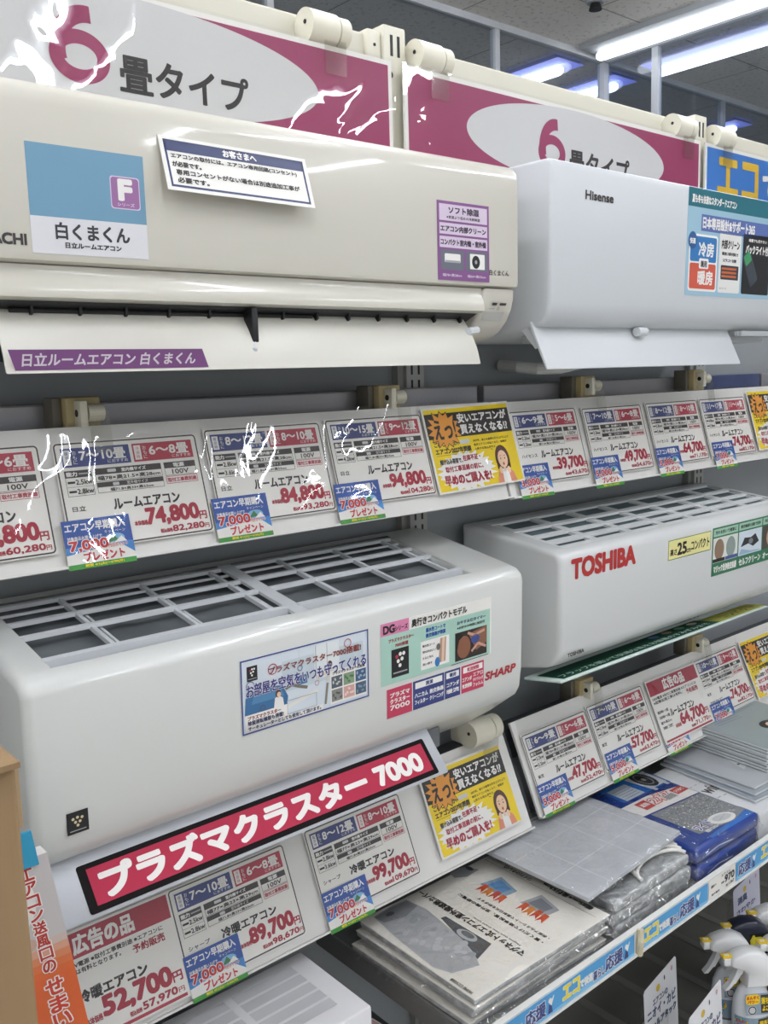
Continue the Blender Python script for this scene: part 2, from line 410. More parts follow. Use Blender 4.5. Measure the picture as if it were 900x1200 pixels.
def bars(z0, z1, segs, nm):
    for (xa, xb, m, lb) in segs:
        q = B(); q.bbox(xa, xb, 1.14, 1.177, z0, z1, m, .003, 2); tag(q.build('cross_bar'), lb, 'bar', nm)
bars(-.066, -.022, ((-.2, .186, BAR, 'steel cross bar at the upper left edge'), (.19, 1.196, BAR, 'long bare steel cross bar above the upper left price rail'), (1.212, 1.83, BAR, 'steel cross bar behind the upper right price rail, under the flap'), (1.845, 2.19, BLUEBAR, 'bluish cross bar at the right below the upper right air conditioner'), (2.2, 2.85, BAR, 'steel cross bar at the far right edge')), 'upper cross bars')
bars(-.735, -.672, ((-.2, 1.19, BLACKBAR, 'dark cross bar behind the lower left price rail'), (1.2, 2.85, BLACKBAR, 'dark cross bar behind the lower right price rail')), 'lower cross bars')
# beam and posts behind the signs
b = B(); b.bbox(XL, .962, 1.13, 1.165, .448, .508, BEIGE, .004, 2); tag(b.build('top_beam'), 'cream metal top beam above the left pink sign', 'beam', 'cream top beams')
b = B(); b.bbox(1.04, 1.84, 1.13, 1.165, .448, .508, BEIGE, .004, 2); tag(b.build('top_beam'), 'cream metal top beam above the second pink sign', 'beam', 'cream top beams')
b = B(); b.bbox(1.885, 2.85, 1.13, 1.165, .448, .508, BEIGE, .004, 2); tag(b.build('top_beam'), 'cream metal top beam above the blue sign', 'beam', 'cream top beams')
for x, lb in ((1.0, 'cream slotted post between the two pink signs'), (1.862, 'cream slotted post between pink sign and blue sign')):
    t = thing('slotted_post', lb, 'post', (x, 1.13, .322), 'cream top posts')
    b = B(); b.bbox(x-.022, x+.022, 1.115, 1.17, .322, .522, BEIGE, .003, 2)
    for dx in (-.008, .006): b.box(x+dx-.002, x+dx+.003, 1.1143, 1.115, .478, .508, DARK)
    b.cyl((x-.012, 1.1146, .45), (x-.012, 1.113, .45), .005, DARK, 12); b.build('post_body', t, 40)
    b = B(); b.bbox(x-.05, x-.024, 1.12, 1.16, .445, .512, IVORY, .003, 2)
    for dz in (.468, .49): b.cyl((x-.037, 1.1205, dz), (x-.037, 1.119, dz), .0025, DARK, 8)
    b.build('end_bracket', t, 40)

# ---- signs
def sign(x0, x1, kind, label):
    zt, zb, y = .463, .322, 1.098
    t = thing('aisle_sign', label, 'sign', ((x0+x1)/2, y, zb), 'signs above the air conditioners')
    fr = Frame((x0, y, zb), (1, 0, 0), (0, 0, 1)); w = (x1-x0)*1000; h = (zt-zb)*1000
    q = B(); slab(q, fr, w, h, 4, PAPER)
    if kind == 'pink':
        rect(q, fr, 7, 0, w-7, h-7, MAG, 1)
        ell(q, fr, 415, 71, 281, 66, mat('cfcfce', .45), 2, 72)
        ering(q, fr, 348, 57, 37, 16, MAG, 4, 48, 30)
        o_ = [(358+45*cos(radians(a)), 62+53*sin(radians(a))) for a in range(84, 200, 4)]; i_ = [(361+30*cos(radians(a)), 62+34*sin(radians(a))) for a in range(84, 200, 4)]
        for k in range(len(o_)-1): poly(q, fr, [o_[k], o_[k+1], i_[k+1], i_[k]], MAG, 5)
        text(q, fr, '畳タイプ', 397, 28, 578, 70, K, 4, 1.2, 4, n=8)
    else:
        rect(q, fr, 7, 0, w-7, h-7, mat('2f77c8', .45), 1)
        text(q, fr, 'エコ', 53, 40, 220, 118, mat('e3b92c', .45), 4, 4, 3, n=8); text(q, fr, 'で快適', 245, 40, 480, 112, PW, 4, 3, 3, n=8)
    q.build('sign_panel', t)
    # loose clear sleeve
    q = B(); waves(q, fr, -4, 0, w+4, h+3, 3.2, 1.3, x0*7, 60, 14, CLEAR2); q.build('clear_sleeve', t, 180)
    return t
def waves(q, fr, x0, y0, x1, y1, base, amp, seed, nx, ny, m=None):
    rd = random.Random(seed); W_ = [(rd.uniform(.01, .05), rd.uniform(-.05, .05), rd.uniform(0, 6.28), rd.uniform(.3, 1)) for _ in range(7)]
    vs = []; fs = []
    for j in range(ny+1):
        for i in range(nx+1):
            x = x0+(x1-x0)*i/nx; y = y0+(y1-y0)*j/ny
            s_ = sum(a*sin(fx*x+fy*y+p) for fx, fy, p, a in W_)/3
            vs.append(fr.pt(x, y, base+amp*(s_+.0)))
    for j in range(ny):
        for i in range(nx): fs.append((j*(nx+1)+i, j*(nx+1)+i+1, (j+1)*(nx+1)+i+1, (j+1)*(nx+1)+i))
    q.add(vs, fs, m or CLEAR)
sign(.142, .976, 'pink', 'large pink six mat sign on the left with big crimson six')
sign(1.001, 1.832, 'pink', 'pink six mat sign in the middle half hidden by air conditioner')
sign(1.851, 2.68, 'blue', 'blue sign with yellow letters at the top right')

# ---- clips
def make_clip(sz):
    t = thing('rail_clip', 'x', 'clip', (0, 0, 0), 'clips holding the price rails')
    q = B(); q.bbox(-.022, .022, .018, .06, -.022, .022, TAN, .003, 2); q.bbox(-.034, -.022, .03, .06, -.022, .022, mat('6b665a', .5), .002, 2); q.build('clip_block', t, 40)
    q = B(); q.cyl((.0, .011, .003), (.02, .011, .003), .0105, IVORY, 20); q.bbox(-.012, -.002, .0, .02, -.014, .018, IVORY, .002, 2); q.cyl((-.0125, .011, .003), (-.0115, .011, .003), .0045, DARK, 12); q.build('knob', t, 40)
    q = B(); q.hexa((-.002, -.006, -.045), (.026, 0, 0), (0, .008, .05), (0, -.001, 0), TAB); q.build('clear_tab', t)
    return t
c0 = make_clip(1)
for i, (x, z, lb) in enumerate(((.462, -.037, 'tan clip on the upper bar at the left, above the 74,800 card'), (.955, -.037, 'tan clip on the upper bar above the 94,800 card'), (1.455, -.034, 'tan clip on the upper bar above the 49,700 card'), (1.845, -.03, 'tan clip on the upper bar above the 74,700 card at the right'),
        (1.452, -.630, 'tan clip on the lower dark bar above the 57,700 card'), (1.86, -.626, 'tan clip on the lower dark bar above the right-hand 74,700 card'))):
    if i == 0: c0.location = (x, 1.08, z+H); c0['label'] = lb
    else: copy_thing(c0, (x, 1.08, z), lb)
def big_clip(x, y, z, lb, first=[]):
    if first: return copy_thing(first[0], (x, y, z), lb)
    t = thing('roller_clip', lb, 'clip', (x, y, z), 'ivory roller clips')
    q = B(); q.cyl((x-.036, y, z), (x+.012, y, z), .0235, IVORY, 28); q.cyl((x+.016, y, z), (x+.034, y, z), .0215, IVORY, 28); q.cyl((x+.01, y, z), (x+.018, y, z), .018, IVORY, 20)
    q.cyl((x-.0362, y-.004, z+.004), (x-.0372, y-.004, z+.004), .003, DARK, 10); q.build('roller', t, 40)
    q = B(); q.bbox(x-.034, x+.03, y+.005, y+.045, z-.022, z+.012, IVORY, .004, 2); q.build('clip_body', t, 40)
    q = B(); q.box(x-.012, x+.026, y-.016, y-.0148, z-.062, z-.012, TAB); q.build('clear_tab', t)
    first.append(t); return t
big_clip(.86, 1.108, .485, 'ivory roller clip above the right end of the left pink sign')
big_clip(1.066, 1.108, .484, 'ivory roller clip above the left end of the second pink sign')
big_clip(1.772, 1.108, .482, 'ivory roller clip above the right end of the second pink sign')
big_clip(1.925, 1.108, .482, 'ivory roller clip above the blue sign')
big_clip(1.135, 1.085, -.622, 'ivory roller clip under the air conditioner above the lower yellow notice')

# ================================================================== PRICE RAILS AND CARDS
def rail_frame(upper):
    a = radians(16 if upper else 24); z = -.067 if upper else -.67
    return Vector((0, 1.08, z)), Vector((0, sin(a), cos(a)))
def rfr(upper, x, s, off=0, w=1, rot=0):
    O, v = rail_frame(upper); n = Vector((1, 0, 0)).cross(v)
    f = Frame(O+Vector((x, 0, 0))+v*s+n*off, (1, 0, 0), v)
    return f.sub(0, 0, rot) if rot else f
def rail(upper, x0, x1, s0, s1, label):
    f = rfr(upper, x0, s0, -.004); w = (x1-x0)*1000; h = (s1-s0)*1000
    t = thing('price_rail', label, 'rail', ((x0+x1)/2, 1.05, f.O.z), 'white price rails')
    q = B(); slab(q, f, w, h, 5, mat('e9e8e4', .4)); k_ = f.n*.008
    q.hexa(f.pt(0, -1, -5), f.u*(w*.001), f.v*.003, f.n*.012, mat('dcdbd6', .4)); q.build('rail_board', t)
    q = B(); waves(q, f, 3, 2, w-3, h+3, 10.2, 1.5, x0*13+upper, int(w/14), 12); q.build('clear_sleeve', t, 180)
    return t
rail(True, -.25, 1.166, -.148, .019, 'long white price rail on the upper left under the cream air conditioner')
rail(True, 1.172, 2.75, -.15, .017, 'white price rail on the upper right, above the red-lettered air conditioner')
rail(False, -.25, 1.198, -.146, .03, 'white price rail on the lower left partly behind the red banner')
rail(False, 1.224, 2.75, -.138, .037, 'white price rail on the lower right above the shelf goods')

def header(q, f, x0, y0, x1, y1, m, t1, badge):
    rect(q, f, x0, y0, x1, y1, m, 2)
    rect(q, f, x0+2, y0+2.5, x0+11, y1-2.5, PW, 3); vtext(q, f, badge, x0+6.5, y1-3.5, (y1-y0-7)/3, m, 4)
    vtext(q, f, 'おもに', x0+16, y1-3, (y1-y0-6)/3, PW, 3)
    text(q, f, t1, x0+22, y0+7, x1-6, y1-3, PW, 3, .45, 3)
    text(q, f, 'におすすめ', x1-30, y0+2, x1-4, y0+6, PW, 3)
def price_card(upper, x, s, p, tax, heat, cool, kw, size, name, maker, model, label, w=190, h=130):
    f = rfr(upper, x, s-h*.001, .0012); q = B(); slab(q, f, w, h, .8, PAPER)
    ring(q, f, 1.5, 1.5, w-1.5, h-1.5, 1.8, KS, 1, 5)
    header(q, f, 9, h-31, 95, h-8, NAVY, heat, '暖房時'); header(q, f, 99, h-31, w-9, h-8, CRIM, cool, '冷房時')
    y1 = h-35
    rect(q, f, 9, y1-10*.86, 42, y1, KS, 2); text(q, f, '能力', 11, y1-8*.86, 24, y1-2*.86, PW, 3, .3); rect(q, f, 26, y1-6*.86, 41, y1-4*.86, GRY, 3)
    ring(q, f, 9, y1-36*.86, 42, y1, .5, KS, 2)
    rect(q, f, 9, y1-23.2*.86, 42, y1-22.8*.86, KS, 2)
    for i in (0, 1):
        rect(q, f, 11, y1-18*.86-11.2*i, 20, y1-15*.86-11.2*i, K, 3); text(q, f, kw[i], 21, y1-20*.86-11.2*i, 41, y1-13*.86-11.2*i, K, 3, .2)
    rect(q, f, 46, y1-9*.86, 133, y1, KS, 2); text(q, f, '室内機サイズ', 80, y1-7*.86, 112, y1-2*.86, PW, 3, .2); rrect(q, f, 62, y1-6.5*.86, 73, y1-2*.86, 1, LGR, 3)
    ring(q, f, 46, y1-19*.86, 133, y1, .5, KS, 2); text(q, f, size, 49, y1-17.2*.86, 130, y1-11*.86, K, 3, .2)
    rect(q, f, 46, y1-27*.86, 133, y1-20*.86, KS, 2); text(q, f, '室外機サイズ', 84, y1-26*.86, 112, y1-21*.86, PW, 3); rrect(q, f, 66, y1-26*.86, 74, y1-21.5*.86, 1, LGR, 3)
    ring(q, f, 46, y1-35*.86, 133, y1-20*.86, .5, KS, 2); text(q, f, '幅71.8×奥33×高53cm', 62, y1-33.5*.86, 118, y1-29*.86, K, 3, .15)
    rect(q, f, 137, y1-9*.86, w-9, y1, KS, 2); text(q, f, '電源', 150, y1-7.5*.86, 165, y1-1.5*.86, PW, 3, .3)
    ring(q, f, 137, y1-20*.86, w-9, y1, .5, KS, 2); text(q, f, '100V', 147, y1-18*.86, 170, y1-11*.86, K, 3, .2)
    ring(q, f, 137, y1-32*.86, w-9, y1-21*.86, .6, CRIM, 2); text(q, f, '取付工事費別途', 139, y1-29.5*.86, w-11, y1-23.5*.86, CRIM, 3, .25)
    text(q, f, maker, 11, h-84, 11+8*len(maker), h-78, K, 3, .15)
    text(q, f, name, 62, 43.5, 150, 56, K, 3, .6, 3)
    text(q, f, model, 13, 29, 62, 33, K, 3, .15)
    text(q, f, '本体価格', 84, 20, 101, 26, RED, 3, .3)
    text(q, f, p, 101, 17.5, 172, 39.5, RED, 3, 1.3, 4, n=8); text(q, f, '円', 173, 18, 183, 28, RED, 3, .5)
    text(q, f, '税込価格', 116, 7, 132, 12, RED, 3, .3)
    text(q, f, tax, 133, 6, 177, 14.5, RED, 3, .45, 3); text(q, f, '円', 178, 6.5, 184, 12, RED, 3, .2)
    return tag(q.build('price_card'), label, 'price card', 'price cards on the rails')
R1 = 'ルームエアコン'; R2 = '冷暖エアコン'
S1 = '幅78×奥21.5×高28cm'; S2 = '幅77×奥23×高29cm'
price_card(True, .206, 0, '54,800', '60,280', '6～9畳', '5～6畳', ('2.2kw', '2.2kw'), S1, R1, '日立', 'RAS-FR22TSS W', 'white price card reading 60,280 at the left edge of the upper rail')
price_card(True, .411, 0, '74,800', '82,280', '7～10畳', '6～8畳', ('2.5kw', '2.8kw'), S1, R1, '日立', 'RAS-FR25TSS W', 'white price card reading 74,800 on the upper left rail')
price_card(True, .612, .004, '84,800', '93,280', '8～12畳', '8～10畳', ('2.8kw', '3.6kw'), S1, R1, '日立', 'RAS-FR28TSS W', 'white price card reading 84,800 on the upper rail')
price_card(True, .811, .006, '94,800', '104,280', '10～15畳', '9～12畳', ('3.6kw', '4.2kw'), S1, R1, '日立', 'RAS-FR36TSS W', 'white price card reading 94,800 left of the upper yellow notice')
price_card(True, 1.204, -.001, '39,700', '43,670', '6～9畳', '5～6畳', ('2.2kw', '2.2kw'), S1, R1, 'ハイセンス', 'HA-S22H-W', 'white price card reading 39,700 right of the upper yellow notice', 184)
price_card(True, 1.404, -.004, '49,700', '54,670', '7～10畳', '6～8畳', ('2.5kw', '2.8kw'), S1, R1, 'ハイセンス', 'HA-S25H-W', 'white price card reading 49,700 on the upper right rail')
price_card(True, 1.609, -.003, '64,700', '71,170', '8～12畳', '8～10畳', ('2.8kw', '3.6kw'), S1, R1, 'ハイセンス', 'HA-S28H-W', 'white blue-headed price card reading 64,700 on the upper right rail')
price_card(True, 1.807, -.003, '74,700', '82,170', '11～17畳', '11～14畳', ('4.0kw', '5.0kw'), S1, R1, 'ハイセンス', 'HA-S40H-W', 'white price card reading 74,700 on the upper rail, eleven to seventeen mats')
price_card(False, .516, -.003, '89,700', '98,670', '7～10畳', '6～8畳', ('2.5kw', '2.8kw'), S2, R2, 'シャープ', 'AY-U25DG', 'white price card reading 89,700 under the red banner', 188)
price_card(False, .741, .001, '99,700', '109,670', '8～12畳', '8～10畳', ('2.8kw', '3.6kw'), S2, R2, 'シャープ', 'AY-U28DG', 'white price card reading 99,700 left of the lower yellow notice')
price_card(False, 1.234, .01, '47,700', '52,470', '6～9畳', '5～6畳', ('2.2kw', '2.2kw'), S1, R1, '東芝', 'RAS-2215T', 'white price card reading 47,700 on the lower right rail', 190)
price_card(False, 1.428, .014, '57,700', '63,470', '7～10畳', '6～8畳', ('2.5kw', '2.8kw'), S1, R1, '東芝', 'RAS-2515T', 'white price card reading 57,700 on the lower right rail', 188)
price_card(False, 1.817, .018, '74,700', '82,170', '10～15畳', '9～12畳', ('3.6kw', '4.2kw'), S1, R1, '東芝', 'RAS-3615T', 'white price card reading 74,700 on the lower rail, ten to fifteen mats')

def ad_card(x, s, p, tax, name, lines, label, w=190, h=134):
    f = rfr(False, x, s-h*.001, .0026); q = B(); slab(q, f, w, h, .8, PAPER); DR = mat('a8293f', .45)
    rect(q, f, 3, h-33, w-3, h-3, DR, 1); text(q, f, '広告の品', 56, h-29, 136, h-7, PW, 2, 1.1, 3)
    text(q, f, lines[0], 6, h-43, 172, h-37, K, 2, .2); text(q, f, lines[1], 6, h-51, 112, h-45, K, 2, .2)
    text(q, f, '予約販売', 128, h-56, 172, h-46, RED, 2, .4)
    text(q, f, name, 50, 49, 140, 63, K, 2, .8, 3)
    text(q, f, p, 76, 21, 168, 46, RED, 2, 1.7, 4, n=8); text(q, f, '円', 170, 24, 183, 36, RED, 2, .6)
    text(q, f, '本体価格', 52, 22, 73, 30, RED, 2, .3); text(q, f, '税込価格', 106, 9.5, 122, 15, RED, 2, .3)
    text(q, f, tax, 124, 9, 172, 19, RED, 2, .6, 3); text(q, f, '円', 174, 10, 182, 16, RED, 2, .2)
    rect(q, f, 6, 2.5, w-6, 6.5, DR, 1)
    for i, l in enumerate(lines[2:]): text(q, f, l, 8, 62-11*i, 46, 68-11*i, K, 2, .2)
    return tag(q.build('advert_price_card'), label, 'price card', 'red headed advert cards')
ad_card(.327, -.003, '52,700', '57,970', R2, ('AY-UA22D/100V電源 ※取付工事費別途 ※エアコンに', '※配管処理工事は有料となります。', '幅77×高29cm'), 'red headed price card reading 52,700 at the bottom left')
ad_card(1.629, .015, '64,700', '71,170', R1, ('100V電源 ※取付工事費別途 ※エアコンには', '※配管処理工事は有料。', '暖房時8～12畳', '冷房時8～10畳', '幅79×高25cm', '東芝'), 'red headed price card reading 64,700 on the lower right rail')

def notice(upper, x, s, label, w=204, h=140, rot=0, off=.0045):
    O = rfr(upper, x, s-h*.001, off); f = O.sub(0, 0, rot) if rot else O
    q = B(); slab(q, f, w, h, .6, PAPER); rect(q, f, 4, 3, w-4, h-4, YEL, 1)
    rect(q, f, 4, h-52, w-4, h-11, K, 2)
    burst(q, f, 42, h-38, 40, 33, K, 3, 15, .72, 3); burst(q, f, 42, h-38, 37.5, 30.5, ORA, 4, 15, .72, 3)
    text(q, f, 'えっ!', 19, h-53, 66, h-22, K, 6, .9, 3)
    text(q, f, '安いエアコンが', 76, h-29, w-12, h-14, PW, 4, .7, 3); text(q, f, '買えなくなる!?', 78, h-48, w-14, h-33, PW, 4, .7, 3)
    text(q, f, 'ご存じですか?', 12, h-65, 66, h-57, K, 3, .4); text(q, f, 'エアコン2027年問題', 12, h-77, 92, h-68, K, 3, .5); rect(q, f, 12, h-79.5, 94, h-79, K, 3)
    rrect(q, f, 70, h-64, 92, h-57, 1.5, LGR, 3)
    for i, l in enumerate(('2027年、省エネ基準の引き上げにより', '格安エアコンがなくなり、価格が', '上昇する見込みです。')): text(q, f, l, 100, h-63-7*i, 100+(86, 80, 52)[i], h-59-7*i, K, 3, .1)
    burst(q, f, 72, 32, 70, 34, PW, 3, 22, .8, 8)
    text(q, f, '駆け込み需要で、', 16, 46, 66, 54, KS, 5, .4); text(q, f, '在庫不足・', 68, 48, 108, 57, RED, 5, .5)
    text(q, f, '取付工事混雑の前に、', 24, 33, 110, 42, RED, 5, .4)
    text(q, f, '早めのご購入を!', 18, 12, 124, 28, RED, 5, 1.0, 3)
    # the drawn woman with a hand at her mouth
    ell(q, f, 160, 43, 17, 23, BRN, 4); rect(q, f, 144, 26, 176, 44, BRN, 4); ell(q, f, 160, 42, 11.5, 15, SKIN, 5)
    poly(q, f, [(138, 3), (143, 20), (152, 26), (170, 26), (180, 18), (184, 3)], mat('dd8f72', .5), 5); poly(q, f, [(152, 3), (153, 26), (168, 26), (169, 3)], PW, 6)
    poly(q, f, [(148, 52), (160, 60), (174, 50), (172, 56), (160, 65), (149, 58)], BRN, 6)
    for ex in (155, 165): ell(q, f, ex, 43, 1.1, 1.7, K, 6, 10); stroke(q, f, [(ex-2.5, 47.5), (ex+2.5, 48.2)], .7, BRN, 6)
    ell(q, f, 160, 34, 2, 2.6, mat('b04a3e', .5), 6, 12); ell(q, f, 150, 24, 4, 6, SKIN, 7, 14); ell(q, f, 169, 23, 4, 6, SKIN, 7, 14); ell(q, f, 160, 24, 3, 4, SKIN, 6)
    for i in range(3): stroke(q, f, [(137-i, 62+5*i), (142, 60+5*i)], .8, K, 4)
    return tag(q.build('yellow_notice'), label, 'notice', 'yellow notices on the rails')
notice(True, 1.003, .013, 'yellow shortage notice between the 94,800 and 39,700 cards', rot=1.2)
notice(True, 2.004, .008, 'yellow shortage notice cut by the right edge on the upper rail')
notice(False, .976, .014, 'yellow shortage notice beside the right end of the red banner', 198, 140)
notice(False, 2.012, .02, 'yellow shortage notice at the far right of the lower rail')

def sticker(upper, x, s, yen, label, w=84, h=58, off=.0035):
    f = rfr(upper, x, s-h*.001, off); q = B(); slab(q, f, w, h, .4, PAPER); SB = mat('2a52a0', .4)
    rect(q, f, 0, h*.45, w, h, SB, 1); poly(q, f, [(0, h*.3), (0, h*.46), (w, h*.46), (w, h*.2), (w*.8, h*.42)], mat('3f86cc', .4), 1)
    rect(q, f, 0, 0, w, 6, GRN, 1); text(q, f, '期間 4/1(火)～6/30(月)', 20, 1.3, 68, 5, YEL, 3, .12)
    text(q, f, 'エアコン早期購入', 3, h-14, w-7, h-3.5, PW, 3, .35); text(q, f, 'キャンペーン', w-34, h-20, w-8, h-16, PW, 3)
    text(q, f, '対象商品お買い上げで', 4, h-24, 46, h-19.5, PW, 3, .1)
    ell(q, f, 62, h-27, 12, 6, mat('7fb6d8', .4), 2); poly(q, f, [(52, h-31), (60, h-22), (66, h-30)], mat('3c7a46', .5), 3); poly(q, f, [(60, h-32), (70, h-25), (76, h-32)], PW, 4)
    text(q, f, yen, 5, 20, 52, 33, PW, 4, 1.5, 3, n=8); text(q, f, yen, 5, 20, 52, 33, mat('c02a30', .4), 5, .7, 3)
    text(q, f, '円分ポイント', 52, 21, 76, 26, PW, 4, .6); text(q, f, '円分ポイント', 52, 21, 76, 26, mat('c02a30', .4), 5, .1)
    text(q, f, 'プレゼント', 20, 8, 70, 18.5, PW, 4, 1.4, 3, n=8); text(q, f, 'プレゼント', 20, 8, 70, 18.5, mat('c02a30', .4), 5, .6, 3)
    return tag(q.build('campaign_sticker'), label, 'sticker', 'blue campaign stickers on the price cards')
for (up, x, s, y_, lb) in ((True, .404, -.094, '7,000', 'blue campaign sticker on the corner of the 74,800 card'), (True, .603, -.089, '7,000', 'blue campaign sticker on the corner of the 84,800 card'), (True, .802, -.09, '7,000', 'blue campaign sticker on the corner of the 94,800 card'),
    (True, 1.191, -.097, '3,000', 'blue campaign sticker reading 3,000 on the 39,700 card'), (True, 1.397, -.099, '5,000', 'blue campaign sticker on the corner of the 49,700 card'), (True, 1.605, -.097, '5,000', 'blue campaign sticker on the upper blue-headed 64,700 card'), (True, 1.815, -.1, '7,000', 'blue campaign sticker on the upper 74,700 card'),
    (False, .515, -.09, '7,000', 'blue campaign sticker on the corner of the 89,700 card'), (False, .741, -.092, '7,000', 'blue campaign sticker on the corner of the 99,700 card'), (False, 1.231, -.083, '5,000', 'blue campaign sticker on the corner of the 47,700 card'), (False, 1.435, -.083, '5,000', 'blue campaign sticker on the corner of the 57,700 card'),
    (False, 1.82, -.083, '7,000', 'blue campaign sticker on the lower 74,700 card')):
    sticker(up, x, s, y_, lb)
sticker(False, 1.63, -.086, '5,000', 'campaign sticker tucked behind the red headed 64,700 card', off=.0015)

# ================================================================== AIR CONDITIONERS
def plane_at(x, y, z, y2=None, z2=None):
    """print frame on a front panel, origin lower left; optional upper point of the panel line"""
    v = (0, 0, 1) if y2 is None else (0, y2-y, z2-z)
    return Frame((x, y, z), (1, 0, 0), v)
PANEL = {'SH': ((.9365, -.46), (.9325, -.318)), 'TO': ((.952, -.465), (.949, -.316)), 'HI': ((.9445, .13), (.944, .274)), 'IS': ((.939, .105), (.933, .305))}
def on_panel(k, x, z, off=.0005):
    (ya, za), (yb, zb) = PANEL[k]
    return Frame((x, ya+(yb-ya)*(z-za)/(zb-za)-off, z), (1, 0, 0), (0, yb-ya, zb-za))

# ---- SHARP-lettered unit, lower left
t = thing('air_conditioner', 'glossy white air conditioner with open top grille and red banner on the lower left', 'air conditioner', (.69, .94, -.61), 'wall air conditioners on display')
prof = [(1.177, -.262), (1.15, -.262), (.958, -.297), (.945, -.3005), (.936, -.308), (.9325, -.318), (.9365, -.46), (.941, -.492), (.949, -.506), (.965, -.518), (1.0, -.545), (1.06, -.585), (1.12, -.612), (1.177, -.615)]
SX0, SX1 = .305, 1.079
b = B(); b.prism(prof, SX0, SX1, WHITE, .012, 4, hole=({1}, .345, .985)); b.build('casing', t, 38)
def top_pt(y): return -.262+(y-1.15)*(.035/.192)
b = B()   # lip inside the opening
for (xa, xb) in ((.343, .347), (.983, .987)):
    b = B(); b.hexa((xa, .962, top_pt(.962)-.001), (xb-xa, 0, 0), (0, .183, top_pt(1.145)-top_pt(.962)), (0, 0, -.03), WHITE); b.build('opening_rim', t)
b = B(); nx = 26; ny = 10; vs = []; fs = []
for j in range(ny+1):
    for i in range(nx+1):
        x = SX0+.02+(SX1-SX0-.04)*i/nx; y = .95+.21*j/ny; u_ = j/ny
        vs.append((x, y, top_pt(y)-.011-.006*sin(pi*u_)-.0025*sin(x*61+y*40)*sin(x*23)))
for j in range(ny):
    for i in range(nx): fs.append((j*(nx+1)+i, j*(nx+1)+i+1, (j+1)*(nx+1)+i+1, (j+1)*(nx+1)+i))
b.add(vs, fs, FILTER); b.build('dust_filter', t, 180)
b = B()
def xbar(y, w, hh, xa, xb, dz=.0): b.hexa((xa, y-w/2, top_pt(y-w/2)-.001+dz), (xb-xa, 0, 0), (0, w, top_pt(y+w/2)-top_pt(y-w/2)), (0, 0, -hh), COOL)
def ybar(x, w, ya, yb, hh=.006, dz=-.002): b.hexa((x-w/2, ya, top_pt(ya)+dz), (w, 0, 0), (0, yb-ya, top_pt(yb)-top_pt(ya)), (0, 0, -hh), COOL)
for xa, xb in ((.345, .665), (.682, .985)):
    xbar(.979, .008, .009, xa, xb, .002); xbar(.971, .004, .004, xa, xb, -.006); xbar(1.047, .006, .005, xa, xb, .001); xbar(1.09, .005, .005, xa, xb); xbar(1.142, .006, .005, xa, xb); xbar(1.122, .0025, .003, xa, xb, -.003)
xbar(1.05, .2, .004, .663, .684, .0005)
for x in (.43, .54, .645, .76, .865, .965): ybar(x, .005, .979, 1.145); ybar(x+.012, .0035, .985, 1.09, .005, -.008); ybar(x, .005, .952, .972, .006, -.006)
b.build('top_grille', t)
for z0, x0 in ((-.35, .3),): pass
# prints
def pci(q, f, x, y, s):
    """black square with a cluster of white dots"""
    rect(q, f, x, y, x+s, y+s*1.25, DARK, 3)
    for i, (dx, dy) in enumerate(((.3, .78), (.5, .86), (.7, .86), (.38, .6), (.6, .66), (.48, .42))): ell(q, f, x+s*dx, y+s*1.25*dy*.92, s*.09, s*.09, PW if i else CRIM, 4, 12)
    rect(q, f, x+s*.1, y+s*.16, x+s*.9, y+s*.22, GRY, 4)
ztop, zbot = (.932, -.34), (.9365, -.46)
f0 = on_panel('SH', .561, -.427); q = B(); BD = mat('434a8c', .45)
slab(q, f0, 199, 94, .3, mat('d9e2ea', .4)); ring(q, f0, 0, 0, 199, 94, 1.8, BD, 5)
rect(q, f0, 60, 40, 190, 80, mat('c9d6de', .45), 1); rect(q, f0, 110, 45, 150, 90, mat('e6ecee', .45), 2); stroke(q, f0, [(112, 90), (112, 46)], 1, GRY, 3); stroke(q, f0, [(130, 90), (130, 46)], .8, GRY, 3); stroke(q, f0, [(86, 90), (86, 50)], .8, LGR, 3)
poly(q, f0, [(4, 24), (6, 45), (14, 52), (40, 53), (60, 50), (68, 34), (66, 22), (30, 20)], mat('3f719f', .5), 3); poly(q, f0, [(14, 36), (18, 48), (58, 47), (62, 36)], mat('5489b4', .5), 4); rect(q, f0, 82, 44, 98, 56, mat('477aa6', .5), 3)
poly(q, f0, [(46, 22), (48, 36), (54, 38), (60, 34), (62, 20)], PW, 5); ell(q, f0, 53, 41, 4, 5, BRN, 6, 14); ell(q, f0, 54, 39.6, 3, 3.4, SKIN, 7, 12)
stroke(q, f0, [(64, 44), (74, 47), (86, 42), (98, 38)], 4, mat('7a7266', .5), 4); ell(q, f0, 70, 51, 3, 3.6, BRN, 5, 12)
poly(q, f0, [(56, 20), (112, 32), (116, 29), (62, 16)], mat('e9e7e0', .5), 4); ring(q, f0, 66, 10, 112, 28, .7, GRY, 5)
ell(q, f0, 134, 60, 4, 5, BRN, 5, 14); poly(q, f0, [(128, 38), (130, 55), (138, 56), (143, 40)], mat('dcd7cf', .5), 4); stroke(q, f0, [(130, 36), (126, 8)], 3.5, mat('8a8378', .5), 4); stroke(q, f0, [(128, 50), (114, 46)], 2.5, SKIN, 5)
pci(q, f0, 9, 66, 15); ering(q, f0, 46, 74, 7, 1.2, CRIM, 5); ering(q, f0, 164, 82, 6, 1, CRIM, 5); ering(q, f0, 13, 60, 6, .9, BD, 5); ering(q, f0, 87, 66, 4, .9, BD, 5); ering(q, f0, 113, 40, 3.5, .6, CRIM, 5); ering(q, f0, 30, 28, 4, .6, BRN, 5)
text(q, f0, 'プラズマクラスター7000搭載!', 40, 68, 186, 77, mat('8a3a30', .45), 7, .3)
